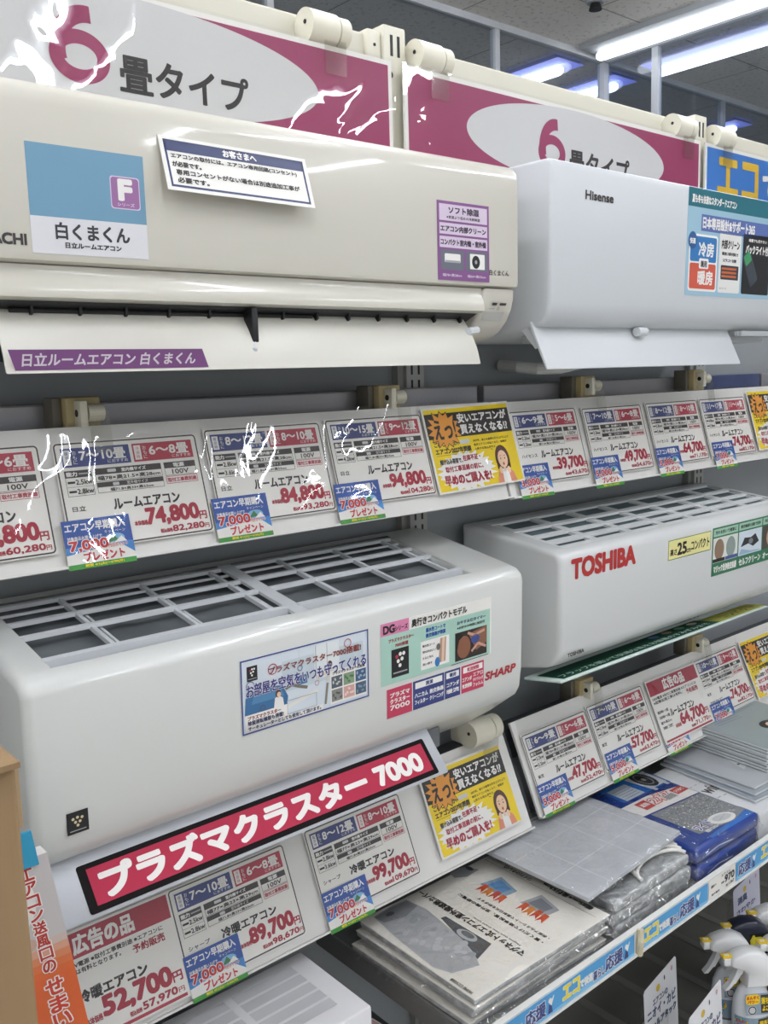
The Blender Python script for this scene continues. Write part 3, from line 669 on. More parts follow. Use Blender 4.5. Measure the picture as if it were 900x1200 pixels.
text(q, f0, 'お部屋を空気をいつも守ってくれる', 7, 46, 194, 62, PW, 7, 1.1); text(q, f0, 'お部屋を空気をいつも守ってくれる', 7, 46, 194, 62, mat('2f3484', .45), 8, .45, 3)
rect(q, f0, 4, 3, 66, 24, PW, 6); text(q, f0, 'プラズマクラスター', 8, 17, 56, 22, mat('8a3a30', .45), 7, .3); text(q, f0, '除菌運転機能も搭載!', 8, 10.5, 60, 16, mat('2c2f52', .45), 7, .3)
rect(q, f0, 4, 2.5, 122, 9.5, PW, 6); text(q, f0, 'サーキュレーターとしても使用して頂けます。', 8, 3.8, 118, 9, mat('2c2f52', .45), 7, .25)
rect(q, f0, 134, 5, 195, 50, PW, 5); text(q, f0, 'プラズマクラスターの効果', 138, 44, 192, 48, KS, 7, .2)
for i in range(6):
    x = 136+20*(i % 3); y = 26-18*(i//3); c_ = ('55606b', '8aa083', '3e5f86', '8b8b86', 'd9a7a0', '4b6178')[i]
    rect(q, f0, x, y, x+18, y+16, mat(c_, .5), 6)
    for j in range(5): ell(q, f0, x+3+3*j, y+8+4*sin(j*2+i), 1.5, 2.5, mat(('c8c8c4', '4e7a4a', 'a9b7c6', '5a5a56', 'f0d8d0', '8296ac')[i], .5), 7, 8, 30*j)
tag(q.build('room_poster_sticker', t), 'blue framed sticker with a drawn living room', None)
f0 = on_panel('SH', .782, -.42); q = B(); w, h = 219, 88
slab(q, f0, w, h, .3, PAPER); rect(q, f0, 0, 0, w-3, h-18, MINT, 1)
rect(q, f0, 0, h-18, 52, h, PNK, 1); text(q, f0, 'DG', 5, h-15, 25, h-4, K, 3, .8, 3); text(q, f0, 'シリーズ', 26, h-14, 49, h-7, K, 3, .3)
text(q, f0, '奥行きコンパクトモデル', 57, h-15, 166, h-4, K, 3, .5, 3)
text(q, f0, 'プラズマクラスター', 14, 59, 60, 64, mat('a03a3a', .45), 3, .25); text(q, f0, '7000搭載', 26, 51, 50, 56, mat('a03a3a', .45), 3, .3)
pci(q, f0, 19, 8, 32); rect(q, f0, 0, 0, 10, .5, MINT, 2)
text(q, f0, '親水性コートで', 84, 60, 122, 66, BLU, 3, .3); text(q, f0, '熱交換器が清潔', 84, 52, 122, 58, BLU, 3, .3)
rect(q, f0, 74, 6, 130, 48, PW, 2); poly(q, f0, [(108, 10), (112, 46), (124, 46), (122, 10)], mat('b8957c', .5), 3); poly(q, f0, [(114, 10), (116, 46), (121, 46), (119, 10)], mat('e0c4ae', .5), 4)
ell(q, f0, 106, 12, 5, 7, mat('3d7fc0', .5), 4); ell(q, f0, 108, 34, 4, 5, mat('6a6a66', .5), 4)
for i in range(4): text(q, f0, ('親水性コート', '汚れが付きにくく', 'さらに汚れ', '洗い流す')[i], 77, 39-9*i, (101, 104, 98, 96)[i], 42.5-9*i, K, 4, .1)
text(q, f0, 'おやすみ切タイマー', 146, 58, 206, 63, mat('3c4f6a', .45), 3, .25); text(q, f0, '※お好みの時間に設定可', 146, 51, 204, 55, KS, 3, .15)
rect(q, f0, 142, 3, 209, 46, mat('2e2422', .5), 2); ell(q, f0, 160, 22, 14, 17, mat('8a5a42', .5), 3); poly(q, f0, [(142, 3), (150, 34), (160, 40), (148, 45), (142, 45)], mat('1b1414', .5), 4); poly(q, f0, [(170, 40), (209, 46), (209, 20), (186, 12)], mat('8a5f4a', .5), 3)
ell(q, f0, 184, 30, 9, 7, mat('3f4f8f', .5), 4); stroke(q, f0, [(176, 12), (190, 22), (207, 14)], 4, mat('c99a86', .5), 4); stroke(q, f0, [(168, 42), (182, 36), (204, 40)], 4, mat('c99a86', .5), 4)
stroke(q, f0, [(134, 0), (212, 0)], 1, KS, 3)
tag(q.build('series_sticker', t), 'white and mint sticker with three small pictures', None)
f0 = on_panel('SH', .792, -.469); q = B(); w, h = 193, 42
slab(q, f0, w, h, .3, PAPER); rect(q, f0, 0, 0, 47, h, ROSE, 1); rect(q, f0, 48.5, 0, 97, h, NAVY, 1); rect(q, f0, 97, 0, 110, h, NAVY, 1); rect(q, f0, 111, 0, 143, h, NAVY, 1); rect(q, f0, 145, 0, w, h, ROSE, 1)
for i, l in enumerate(('プラズマ', 'クラスター', '7000')): text(q, f0, l, 6, 29-9*i, 42, 35.5-9*i, PW, 3, .4)
rect(q, f0, 53, 30, 106, 39, PW, 2); text(q, f0, '清潔', 73, 31.5, 87, 37.5, NAVY, 3, .3)
for i, l in enumerate(('ハニカム', 'フィルター')): text(q, f0, l, 52, 17-10*i, 77, 23.5-10*i, PW, 3, .3)
for i, l in enumerate(('熱交換器', 'クリーニング')): text(q, f0, l, 81, 17-10*i, 108, 23.5-10*i, PW, 3, .3)
rect(q, f0, 114, 30, 140, 39, PW, 2); text(q, f0, '暖房', 121, 31.5, 134, 37.5, NAVY, 3, .3)
for i, l in enumerate(('コアンダ', '暖流')): text(q, f0, l, 115, 17-10*i, 140, 23.5-10*i, PW, 3, .3)
rect(q, f0, 149, 30, 190, 39, PW, 2); text(q, f0, '気流制御', 157, 31.5, 182, 37.5, ROSE, 3, .3)
for i, l in enumerate(('コアンダ', '気流制御')): text(q, f0, l, 147, 17-10*i, 167, 23.5-10*i, PW, 3, .3)
for i, l in enumerate(('エアロ', 'ダイナミック', 'フォルム')): text(q, f0, l, 170, 21-8*i, 191, 26.5-8*i, PW, 3, .2)
tag(q.build('feature_sticker', t), 'red and navy strip of feature names', None)
f0 = on_panel('SH', .988, -.461); q = B(); text(q, f0, 'SHARP', 0, 0, 67, 12, mat('b02a35', .4), 1, .8, 3, .25, 8); q.build('maker_lettering', t)
f0 = on_panel('SH', .3405, -.477); q = B(); rect(q, f0, 0, 0, 24, 25, DARK, 1)
for (dx, dy) in ((7, 17), (12, 18), (17, 17), (9.5, 13), (14.5, 13), (12, 9)): ell(q, f0, dx, dy, 1.7, 1.7, mat('d8c8a0', .4), 2, 10)
rect(q, f0, 3, 3, 21, 4, GRY, 2); q.build('dot_cluster_badge', t)
# swinging flap with the red banner
SIL = mat('b9bcc2', .3, coat=.4, name='silver_plastic')
q = B(); q.prism([(.965, -.511), (.962, -.5115), (.9155, -.5652), (.9155, -.5685), (.919, -.5695), (.968, -.515)], .321, .888, SIL, .003, 2); fl = q.build('flap', t, 40)
a_ = Vector((0, .962-.9155, -.5115+.5652)); a_.normalize()
f0 = Frame(Vector((.351, .9155+.0015, -.5652+.0017))+Vector((0, -a_.z, a_.y))*.0004, (1, 0, 0), a_); q = B()
rrect(q, f0, 0, -1, 519, 53, 3, mat('171415', .6, spec=.1), 1); rect(q, f0, 10, 6, 512, 47, mat('b22c49', .5, spec=.2), 2); text(q, f0, 'プラズマクラスター 7000', 22, 11, 498, 42, mat('eae6e2', .4), 4, 2, 5, n=8)
tag(q.build('red_banner', fl), 'red banner with white lettering framed in black', None)
q = B()
q.bbox(.892, .93, .975, 1.02, -.56, -.527, mat('6d7074', .4), .003, 2); q.build('flap_hinge', t)

# ---- TOSHIBA-lettered unit, lower right
t = thing('air_conditioner', 'white air conditioner with big red lettering and gridded top on the lower right', 'air conditioner', (1.58, .95, -.53), 'wall air conditioners on display')
prof = [(1.177, -.272), (1.15, -.272), (.972, -.2955), (.96, -.299), (.952, -.306), (.949, -.316), (.952, -.465), (.957, -.478), (.968, -.492), (.985, -.500), (1.04, -.512), (1.177, -.53)]
TX0, TX1 = 1.186, 1.985
b = B(); b.prism(prof, TX0, TX1, mat('d2d4d3', .33, coat=.3, name='white_satin_casing'), .01, 4, hole=({1}, 1.222, 1.955)); b.build('casing', t, 38)
def tp(y): return -.272+(y-1.15)*(.0235/.178)
b = B(); b.hexa((1.2, .965, tp(.965)-.006), (.77, 0, 0), (0, .19, tp(1.155)-tp(.965)), (0, 0, -.003), TEAL); b.build('dust_filter', t)
b = B(); TP = mat('dde0e0', .4)
ys = [.974, .985, 1.004, 1.018, 1.041, 1.052, 1.084, 1.097, 1.138, 1.149]
def tb(xa, xb, ya, yb, dz=0): b.hexa((xa, ya, tp(ya)+dz), (xb-xa, 0, 0), (0, yb-ya, tp(yb)-tp(ya)), (0, 0, -.0045), TP)
for i in range(0, 10, 2): tb(1.222, 1.955, ys[i]-(.002 if i == 0 else 0), ys[i+1]+(.002 if i == 8 else 0))
xs = [1.222+k*(.733/7) for k in range(8)]
for k, x in enumerate(xs):
    for i in range(1, 9, 2): tb(max(1.222, x-.009+.004*(i-1)/2), min(1.955, x+.009+.004*(i-1)/2), ys[i], ys[i+1], -.0015)
b.build('top_grille', t)
q = B(); f0 = on_panel('TO', 1.214, -.345); text(q, f0, 'TOSHIBA', 0, 1, 179, 33, mat('b5302f', .4), 1, 2.3, 3, 0, 10); q.build('maker_lettering', t); q = B(); f0 = on_panel('TO', 1.206, -.477); text(q, f0, 'TOSHIBA', 0, 0, 44, 6, KS, 1, .5, 2); q.build('small_lettering', t)
q = B(); f0 = on_panel('TO', 1.499, -.357); slab(q, f0, 148, 38, .3, mat('e9e29a', .4)); ring(q, f0, 0, 0, 148, 38, 1.3, mat('3f7a52', .4), 1)
text(q, f0, '高さ', 7, 8, 28, 20, K, 2, .5); text(q, f0, '25', 31, 7, 61, 29, K, 2, 1.2, 3); text(q, f0, 'cm', 62, 7, 76, 14, K, 2, .3); text(q, f0, 'コンパクト', 78, 9, 142, 27, K, 2, .6); tag(q.build('height_sticker', t), 'pale yellow height sticker', None)
q = B(); f0 = on_panel('TO', 1.654, -.413); DG = mat('2c7250', .4); slab(q, f0, 300, 97, .3, DG)
for i in range(3):
    x = 2+98*i; rect(q, f0, x+1, 26, x+95, 76, mat(('d8dcd4', 'cfdbe4', '4a453f')[i], .5), 1); rect(q, f0, x+1, 79, x+95, 94, mat('9dc6ae', .5), 1)
    text(q, f0, ('汚れを防いで清潔に', '熱交換器を自動で洗浄', '快適な気流を自動')[i], x+8, 83, x+88, 90, K, 2, .3); text(q, f0, ('マジック洗浄熱交換器', 'セルフクリーン', 'オールシーズン')[i], x+5, 6, x+92, 20, PW, 2, .7)
ell(q, f0, 26, 52, 18, 21, mat('8d7560', .5), 2); ell(q, f0, 70, 52, 18, 21, mat('8b9a94', .5), 2); rect(q, f0, 3, 27, 48, 34, DARK, 3); rect(q, f0, 50, 27, 97, 34, mat('4a5a9a', .5), 3)
poly(q, f0, [(110, 44), (124, 62), (150, 60), (168, 66), (184, 48), (160, 40), (140, 48)], mat('2e3033', .5), 2); ell(q, f0, 150, 52, 9, 6, mat('7a7f84', .5), 3); poly(q, f0, [(103, 28), (112, 40), (150, 32), (190, 30), (190, 28)], mat('9bb6cf', .5), 2)
ell(q, f0, 230, 50, 14, 18, mat('c6a084', .5), 2); tag(q.build('feature_sticker', t), 'green feature sticker with three pictures', None)
q = B(); q.prism([(1.03, -.525), (.951, -.5135), (.9485, -.515), (.9495, -.5175), (1.03, -.5295)], 1.185, 1.885, mat('d4e6e0', .2, coat=.5), .002, 2); fl = q.build('flap', t, 40)
v_ = Vector((0, .079, -.0115)).normalized(); f0 = Frame(Vector((1.2, .955, -.5139)), (1, 0, 0), v_); q = B(); rect(q, f0, 0, 0, 500, 60, mat('1f4a3a', .6, spec=.1), 1); rect(q, f0, 500, 0, 690, 50, mat('9a9a4a', .6, spec=.1), 1)
text(q, f0, 'フラップを開いて快適な風をお部屋のすみずみまで', 10, 8, 480, 24, mat('b9d6c6', .4), 2, .3); text(q, f0, 'コンパクト', 540, 10, 670, 34, K, 2, .6)
for i in range(4): ell(q, f0, 330+45*i, 44, 14, 9, mat(('3a5a9a', '9a7a5a', '4a8a5a', 'c8b8a0')[i], .4), 2)
tag(q.build('flap_print', fl), 'dark green print lying along the flap', None)

# ---- cream HITACHI-lettered unit, upper left
t = thing('air_conditioner', 'cream white air conditioner with open louver and blue panel sticker on the upper left', 'air conditioner', (.68, .95, .01), 'wall air conditioners on display')
HX0, HX1 = .292, 1.085
b = B(); b.prism([(1.177, .297), (1.0, .302), (.962, .2985), (.952, .294), (.946, .286), (.944, .274), (.9445, .13), (.946, .1245), (.954, .122), (1.177, .12)], HX0, HX1, CREAM, .007, 3); b.build('front_panel', t, 38)
b = B(); b.prism([(1.177, .121), (.955, .121), (.9555, .112), (.951, .104), (.9485, .0935), (.949, .0885), (.957, .086), (1.177, .084)], HX0+.004, 1.012, CREAM, 0); b.build('lower_lip', t, 38)
b = B(); b.prism([(1.177, .0845), (.962, .0855), (1.02, .06), (1.09, .035), (1.177, .03)], HX0+.03, 1.01, mat('2a2c2e', .5)); b.build('outlet', t, 38)
b = B()
for i in range(13):
    x = .36+i*.052; b.hexa((x, .97, .082), (.003, 0, 0), (0, .05, -.024), (0, 0, -.008), DARK)
b.cyl((.34, .975, .077), (.72, .975, .077), .0025, DARK, 8); b.cyl((.74, .98, .074), (1.0, .98, .074), .0025, DARK, 8); b.build('outlet_vanes', t)
b = B(); b.prism([(1.177, .121), (.951, .121), (.9515, .108), (.956, .092), (.965, .076), (.98, .061), (1.0, .05), (1.04, .042), (1.177, .035)], 1.012, HX1-.004, CREAM, .006, 3); ec = b.build('end_cap', t, 38)
b = B(); b.prism([(1.177, .121), (.951, .121), (.9515, .108), (.956, .092), (.965, .076), (.98, .061), (1.0, .05), (1.04, .042), (1.177, .035)], HX0+.004, .328, CREAM, .006, 3); b.build('end_cap', t, 38)
q = B(); f0 = Frame((1.02, .9612, .0815), (1, 0, 0), (0, -.009, .017)); rect(q, f0, 0, -6, 44, 8, mat('b9b9b4', .4), 1); rect(q, f0, 12, 18, 22, 22, KS, 1); rect(q, f0, 28, 18, 42, 22, KS, 1); ering(q, f0, 28, 13, 2.4, .6, KS, 1); rect(q, f0, 8, 12, 20, 13.5, GRY, 1); q.build('indicator_panel', ec)
b = B(); vs = []; nn = 8
up_ = [(.984+(.945-.984)*u_-.007*sin(pi*u_), .084+(.0125-.084)*u_) for u_ in [k/nn for k in range(nn+1)]]
b.prism(up_+[(y+.0035, z+.001) for y, z in up_[::-1]], .322, .999, mat('d6d4ca', .35), .0015, 2); fl = b.build('louver', t, 38)
q = B(); f0 = Frame((.325, .9448, .0165), (1, 0, 0), (0, -.0035, .0085)); poly(q, f0, [(6, -1), (-3, 21), (212, 21), (224, -1)], PUR, 1); text(q, f0, '日立ルームエアコン 白くまくん', 12, 3.5, 205, 17, mat('e9dfe9', .4), 3, .45, 3); tag(q.build('louver_sticker', fl), 'purple strip sticker with white lettering', None)
b = B(); b.bbox(.617, .626, .955, .975, .043, .085, DARK, .002, 2); b.tube([(.611, .958, .028), (.617, .953, .035), (.6215, .96, .046)], .004, COOL); b.build('louver_arm', t, 40); b = B(); b.tube([(.985, .975, .05), (.995, .962, .06), (1.012, .965, .062)], .006, COOL); b.build('louver_hinge', t, 40)
# prints (the cartoon animal of the panel is left out)
q = B(); f0 = on_panel('HI', .3575, .131); w, h = 125, 106; slab(q, f0, w, h, .8, mat('dcdce0', .4)); rect(q, f0, 0, 36, w, h, mat('6f9bb5', .4), 1)
rrect(q, f0, 86, 50, 119, 83, 3, mat('e0cfe2', .4), 2); rrect(q, f0, 87, 51, 118, 82, 3, mat('9a6a9c', .4), 3); text(q, f0, 'F', 96, 60, 109, 79, PW, 4, 1.8, 3, n=8); text(q, f0, 'シリーズ', 93, 53, 112, 56.5, mat('d8c4da', .4), 4, .15)
text(q, f0, '白くまくん', 25, 15, 104, 31, mat('35353a', .4), 2, .6, 3); text(q, f0, '日立ルームエアコン', 34, 6.5, 94, 12, mat('35353a', .4), 2, .35); tag(q.build('panel_sticker', t), 'blue and white square sticker with a purple letter badge', None)
q = B(); f0 = Frame((.501, .9255, .203), (1, 0, -.012), (0, .018, .0615)); w, h = 194, 62; slab(q, f0, w, h, .5, PAPER); ring(q, f0, 5, 4, w-5, h-4, 2.6, mat('2e3a66', .4), 1); rect(q, f0, 5, h-17, w-5, h-4, mat('2e3a66', .4), 1)
text(q, f0, 'お客さまへ', 78, h-14.5, 122, h-6, PW, 3, .4)
for i, (l, x1_) in enumerate((('エアコンの取付には、エアコン専用回路(コンセント)', 176), ('が必要です。', 46), ('専用コンセントがない場合は別途追加工事が', 176), ('必要です。', 52))): text(q, f0, l, 11 if i < 2 else 14, h-25.5-9*i, x1_, h-19.5-9*i, K, 3, .3)
tag(q.build('notice_card', t), 'white notice card with a navy border, standing off the front', None)
q = B(); f0 = on_panel('HI', .915, .1285); w, h = 103, 106; slab(q, f0, w, h, .4, PUR)
for i, (l, y) in enumerate((('ソフト除湿', 80), ('エアコン内部クリーン', 62), ('コンパクト室内機・室外機', 44))):
    rect(q, f0, 4, y, w-4, y+(22 if i == 0 else 15), mat('d9c9dd', .4), 1); text(q, f0, l, 22 if i == 0 else 6, y+(10 if i == 0 else 3.5), (82 if i == 0 else w-7), y+(19 if i == 0 else 11.5), mat('3a2a40', .4), 2, .5)
text(q, f0, '※室温より低めの冷房除湿', 18, 83, 84, 87, KS, 2, .15)
for i in (0, 1):
    x = 6+49*i; rect(q, f0, x, 14, x+44, 41, mat('6b6f7a', .4), 1)
    if i == 0: rrect(q, f0, x+7, 24, x+38, 36, 2, PW, 2); rect(q, f0, x+8, 24, x+37, 27, GRY, 3)
    else: rrect(q, f0, x+8, 17, x+38, 38, 1, PW, 2); ell(q, f0, x+20, 27, 8, 9, DARK, 3); ell(q, f0, x+20, 27, 2.5, 2.8, GRY, 4)
    text(q, f0, ('幅78×高28cm', '幅60×高53cm')[i], x+3, 5, x+40, 9, mat('e0d2e4', .4), 2, .1)
tag(q.build('feature_sticker', t), 'purple feature sticker with two small pictures', None)
q = B(); f0 = on_panel('HI', .292, .139); text(q, f0, 'HITACHI', 4, -1, 60, 9, KS, 1, .7, 3); text(q, f0, '白くまくん', 726, 0, 768, 8, KS, 1, .2); q.build('maker_lettering', t)

# ---- Hisense-lettered unit, upper right
t = thing('air_conditioner', 'matt white square-edged air conditioner with teal poster on the upper right', 'air conditioner', (1.54, .94, 0), 'wall air conditioners on display')
IX0, IX1 = 1.147, 1.93
b = B(); b.prism([(1.177, .318), (.945, .318), (.936, .314), (.933, .305), (.939, .105), (.944, .082), (.954, .072), (1.0, .062), (1.09, .052), (1.177, .05)], IX0, IX1, mat('cbcfd2', .42, name='matt_white_casing'), .006, 3); b.build('casing', t, 38)
b = B(); b.box(1.2, 1.9, .985, 1.04, .045, .062, mat('c4c7ca', .4))
for i in range(7): b.box(1.74, 1.9, .945+.012*i, .949+.012*i, .056, .066, mat('b4b8bb', .4))
b.build('outlet', t)
b = B(); b.prism([(.978, .076), (.974, .0765), (.941, .006), (.9405, .002), (.9435, .0015), (.9785, .07)], 1.143, 1.728, COOL, .0015, 2)
for x in (1.15, 1.415, 1.718): b.hexa((x-.0015, .985, .07), (.003, 0, 0), (0, -.028, -.03), (0, .012, -.006), COOL)
b.cyl((1.4, .955, .062), (1.425, .955, .062), .008, COOL, 14); b.build('flap', t, 38)
q = B(); f0 = on_panel('IS', 1.229, .262); text(q, f0, 'Hisense', 0, 2, 72, 15, KS, 1, .8, 3); q.build('maker_lettering', t)
q = B(); f0 = on_panel('IS', 1.521, .127); w, h = 330, 186; slab(q, f0, w, h, .4, mat('9cc0d2', .4)); f1 = f0
TL_ = TEALP; poly(q, f0, [(30-30, h-32), (0, h), (w, h), (w, h-32)], TL_, 1); text(q, f0, '夏も冬も快適なスタンダードエアコン', 12, h-25, 164, h-11, PW, 3, .6)
rect(q, f0, 45, h-72, w, h-43, mat('5a6fae', .4), 1); text(q, f0, '日本専用設計&サポート365', 50, h-67, 235, h-47, PW, 3, .9, 3)
rrect(q, f0, 8, 8, 104, 108, 6, PW, 1); rrect(q, f0, 12, 60, 100, 104, 4, mat('2f78b8', .4), 2); rrect(q, f0, 12, 12, 100, 57, 4, mat('d05a44', .4), 2)
text(q, f0, '冷房', 40, 70, 90, 94, PW, 3, 1, 3); text(q, f0, '暖房', 40, 20, 90, 44, PW, 3, 1, 3); rrect(q, f0, 42, 48, 74, 66, 3, PW, 4); text(q, f0, '兼用', 48, 51, 68, 62, K, 5, .6); ell(q, f0, 18, 96, 14, 15, mat('2a5a94', .4), 5); text(q, f0, '快適', 9, 90, 27, 100, PW, 6, .4)
rrect(q, f0, 110, 8, 188, 116, 4, mat('e6e6e2', .4), 1); text(q, f0, '内部クリーン', 118, 88, 182, 104, K, 2, .7); text(q, f0, '運転後に内部を乾燥させ', 120, 76, 178, 82, K, 2, .25); text(q, f0, 'カビやニオイを抑制', 124, 64, 172, 70, K, 2, .25)
rrect(q, f0, 118, 32, 182, 58, 2, mat('3c3f45', .4), 2)
for i in range(3): rect(q, f0, 121, 36+7*i, 174, 40+7*i, mat('c8683a', .4), 3)
text(q, f0, '※イメージ', 116, 14, 140, 18, K, 2); rrect(q, f0, 195, 8, 300, 120, 4, mat('1e1e22', .4), 1); text(q, f0, 'バックライト付', 206, 84, 292, 100, PW, 2, .7); text(q, f0, '暗闇でも見やすい', 216, 106, 284, 112, PW, 2, .2)
f1 = f0.sub(226, 30, 32); rrect(q, f1, -2, -10, 30, 58, 4, mat('3d454d', .4), 2); rrect(q, f1, 2, 34, 26, 54, 2, mat('3f9a62', .4), 3)
tag(q.build('feature_poster', t), 'teal and light blue poster with small panels', None)
b = B(); b.tube([(1.31, 1.19, .012), (1.315, 1.15, .008), (1.33, 1.12, .004), (1.37, 1.10, .004), (1.42, 1.09, .012)], .011, mat('c4c5c0', .45), 12); tag(b.build('drain_hose'), 'cream hose stub behind the upper right air conditioner', 'hose')

# ================================================================== LOWER SHELF AND ITS GOODS
SZ = -.905
t = thing('lower_shelf', 'grey steel lower shelf with white price channel along its front', 'shelf', (1.8, .8, SZ-.04))
b = B(); b.box(.835, XR, .80, 1.2, SZ-.004, SZ, mat('8b8d8c', .45)); b.box(.835, .84, .80, 1.19, SZ-.04, SZ-.004, mat('6f7170', .45)); b.build('shelf_board', t)
b = B(); b.box(.835, XR, .79, .80, -.925, -.884, mat('e6e6e2', .4)); b.box(.835, XR, .786, .79, -.926, -.9225, mat('e6e6e2', .4)); b.build('price_channel', t)
def strip(x0, x1, start, label):
    f = Frame((x0, .7885, -.9215), (1, 0, 0), (0, 0, 1)); w = (x1-x0)*1000; q = B(); slab(q, f, w, 35, .5, mat('4da0d8', .4))
    poly(q, f, [(0, 0), (0, 8), (w*.3, 3), (w*.7, 9), (w, 4), (w, 0)], mat('7fbfe6', .4), 1)
    x = start
    while x < w-20:
        for (l, dx, wd, y0, y1, m, bo) in (('エコ', 4, 38, 8, 30, mat('f0d93a', .4), 1.3), ('で快適', 44, 30, 9, 22, PW, .15), ('暮らし', 76, 28, 5, 20, mat('2f3f7f', .4), .6), ('応援', 106, 44, 6, 29, mat('2f3f7f', .4), 1)):
            if x+dx >= 0 and x+dx+wd < w: text(q, f, l, x+dx+.0, y0, x+dx+wd, y1, PW, 2, bo+.9, 2); text(q, f, l, x+dx, y0, x+dx+wd, y1, m, 3, bo, 2)
        px = x+160
        if 0 < px < w-8: ell(q, f, px, 24, 4, 4, PW, 3, 12); poly(q, f, [(px-5, 4), (px-2, 19), (px+3, 19), (px+6, 4)], mat('2f3f7f', .4), 3); poly(q, f, [(px-1, 19), (px+8, 30), (px+9, 28), (px+3, 15)], PW, 4)
        x += 186
    return tag(q.build('shelf_edge_strip'), label, 'label strip', 'blue strips on the shelf edge')
strip(.84, 1.166, -42, 'long blue shelf edge strip at the left below the silver packs')
strip(1.188, 1.384, 2, 'blue shelf edge strip left of the 970 price label')
strip(1.479, 1.80, -98, 'blue shelf edge strip right of the 970 price label')
f = Frame((1.388, .7885, -.9215), (1, 0, 0), (0, 0, 1)); q = B(); slab(q, f, 88, 36, .5, PAPER); text(q, f, '970', 52, 14, 84, 27, K, 2, .9, 3); text(q, f, '税込', 56, 4, 64, 9, K, 2, .2); text(q, f, '1,067', 66, 4, 84, 10, K, 2, .3)
text(q, f, '本体価格', 40, 15, 50, 19, K, 2, .2); text(q, f, '遮熱カバー', 6, 20, 24, 25, K, 2, .2); text(q, f, '室外機用', 8, 5, 34, 9, K, 2, .2); text(q, f, 'エアコン', 40, 29, 70, 33, K, 2, .2); tag(q.build('price_label'), 'white shelf price label reading 970', 'price label')
b = B(); b.tube([(1.177, .787, -.925), (1.176, .784, -.9), (1.18, .787, -.883)], .006, mat('cfc6a8', .35), 8); tag(b.build('label_clip'), 'beige clip in the gap between two blue shelf strips', 'clip')

def wavysheet(q, x0, x1, y0, y1, z, m, amp, seed, nx=24, ny=20, rot=0, droop=0):
    rd = random.Random(seed); W_ = [(rd.uniform(20, 70), rd.uniform(-70, 70), rd.uniform(0, 6.28)) for _ in range(6)]
    cx, cy = (x0+x1)/2, (y0+y1)/2; c, s_ = cos(radians(rot)), sin(radians(rot)); vs = []; fs = []
    for j in range(ny+1):
        for i in range(nx+1):
            x = x0+(x1-x0)*i/nx; y = y0+(y1-y0)*j/ny
            e = min(i, nx-i, j, ny-j); x += .004*sin(y*90+seed) if i in (0, nx) else 0; y += .004*sin(x*80+seed) if j in (0, ny) else 0
            h = z+(amp*2.2 if e in (1, 2) else amp)*sum(sin(a*x+b_*y+p) for a, b_, p in W_)/3-(droop if e == 0 else droop*.2 if e == 1 else 0)
            dx, dy = x-cx, y-cy; vs.append((cx+dx*c-dy*s_, cy+dx*s_+dy*c, h))
    for j in range(ny):
        for i in range(nx): fs.append((j*(nx+1)+i, j*(nx+1)+i+1, (j+1)*(nx+1)+i+1, (j+1)*(nx+1)+i))
    q.add(vs, fs, m)
def fr_top(x, y, z, rot=0): return Frame((x, y, z), (cos(radians(rot)), sin(radians(rot)), 0), (-sin(radians(rot)), cos(radians(rot)), 0))
INS = noisy('off_white_insert', 'ece8de', 'f4f0e7', 5, .45)
SILV = noisy('silver_bubble_foil', 'a6a9ab', 'dcdedf', 60, .3, .5, bump=.8, lo=.3, hi=.7)
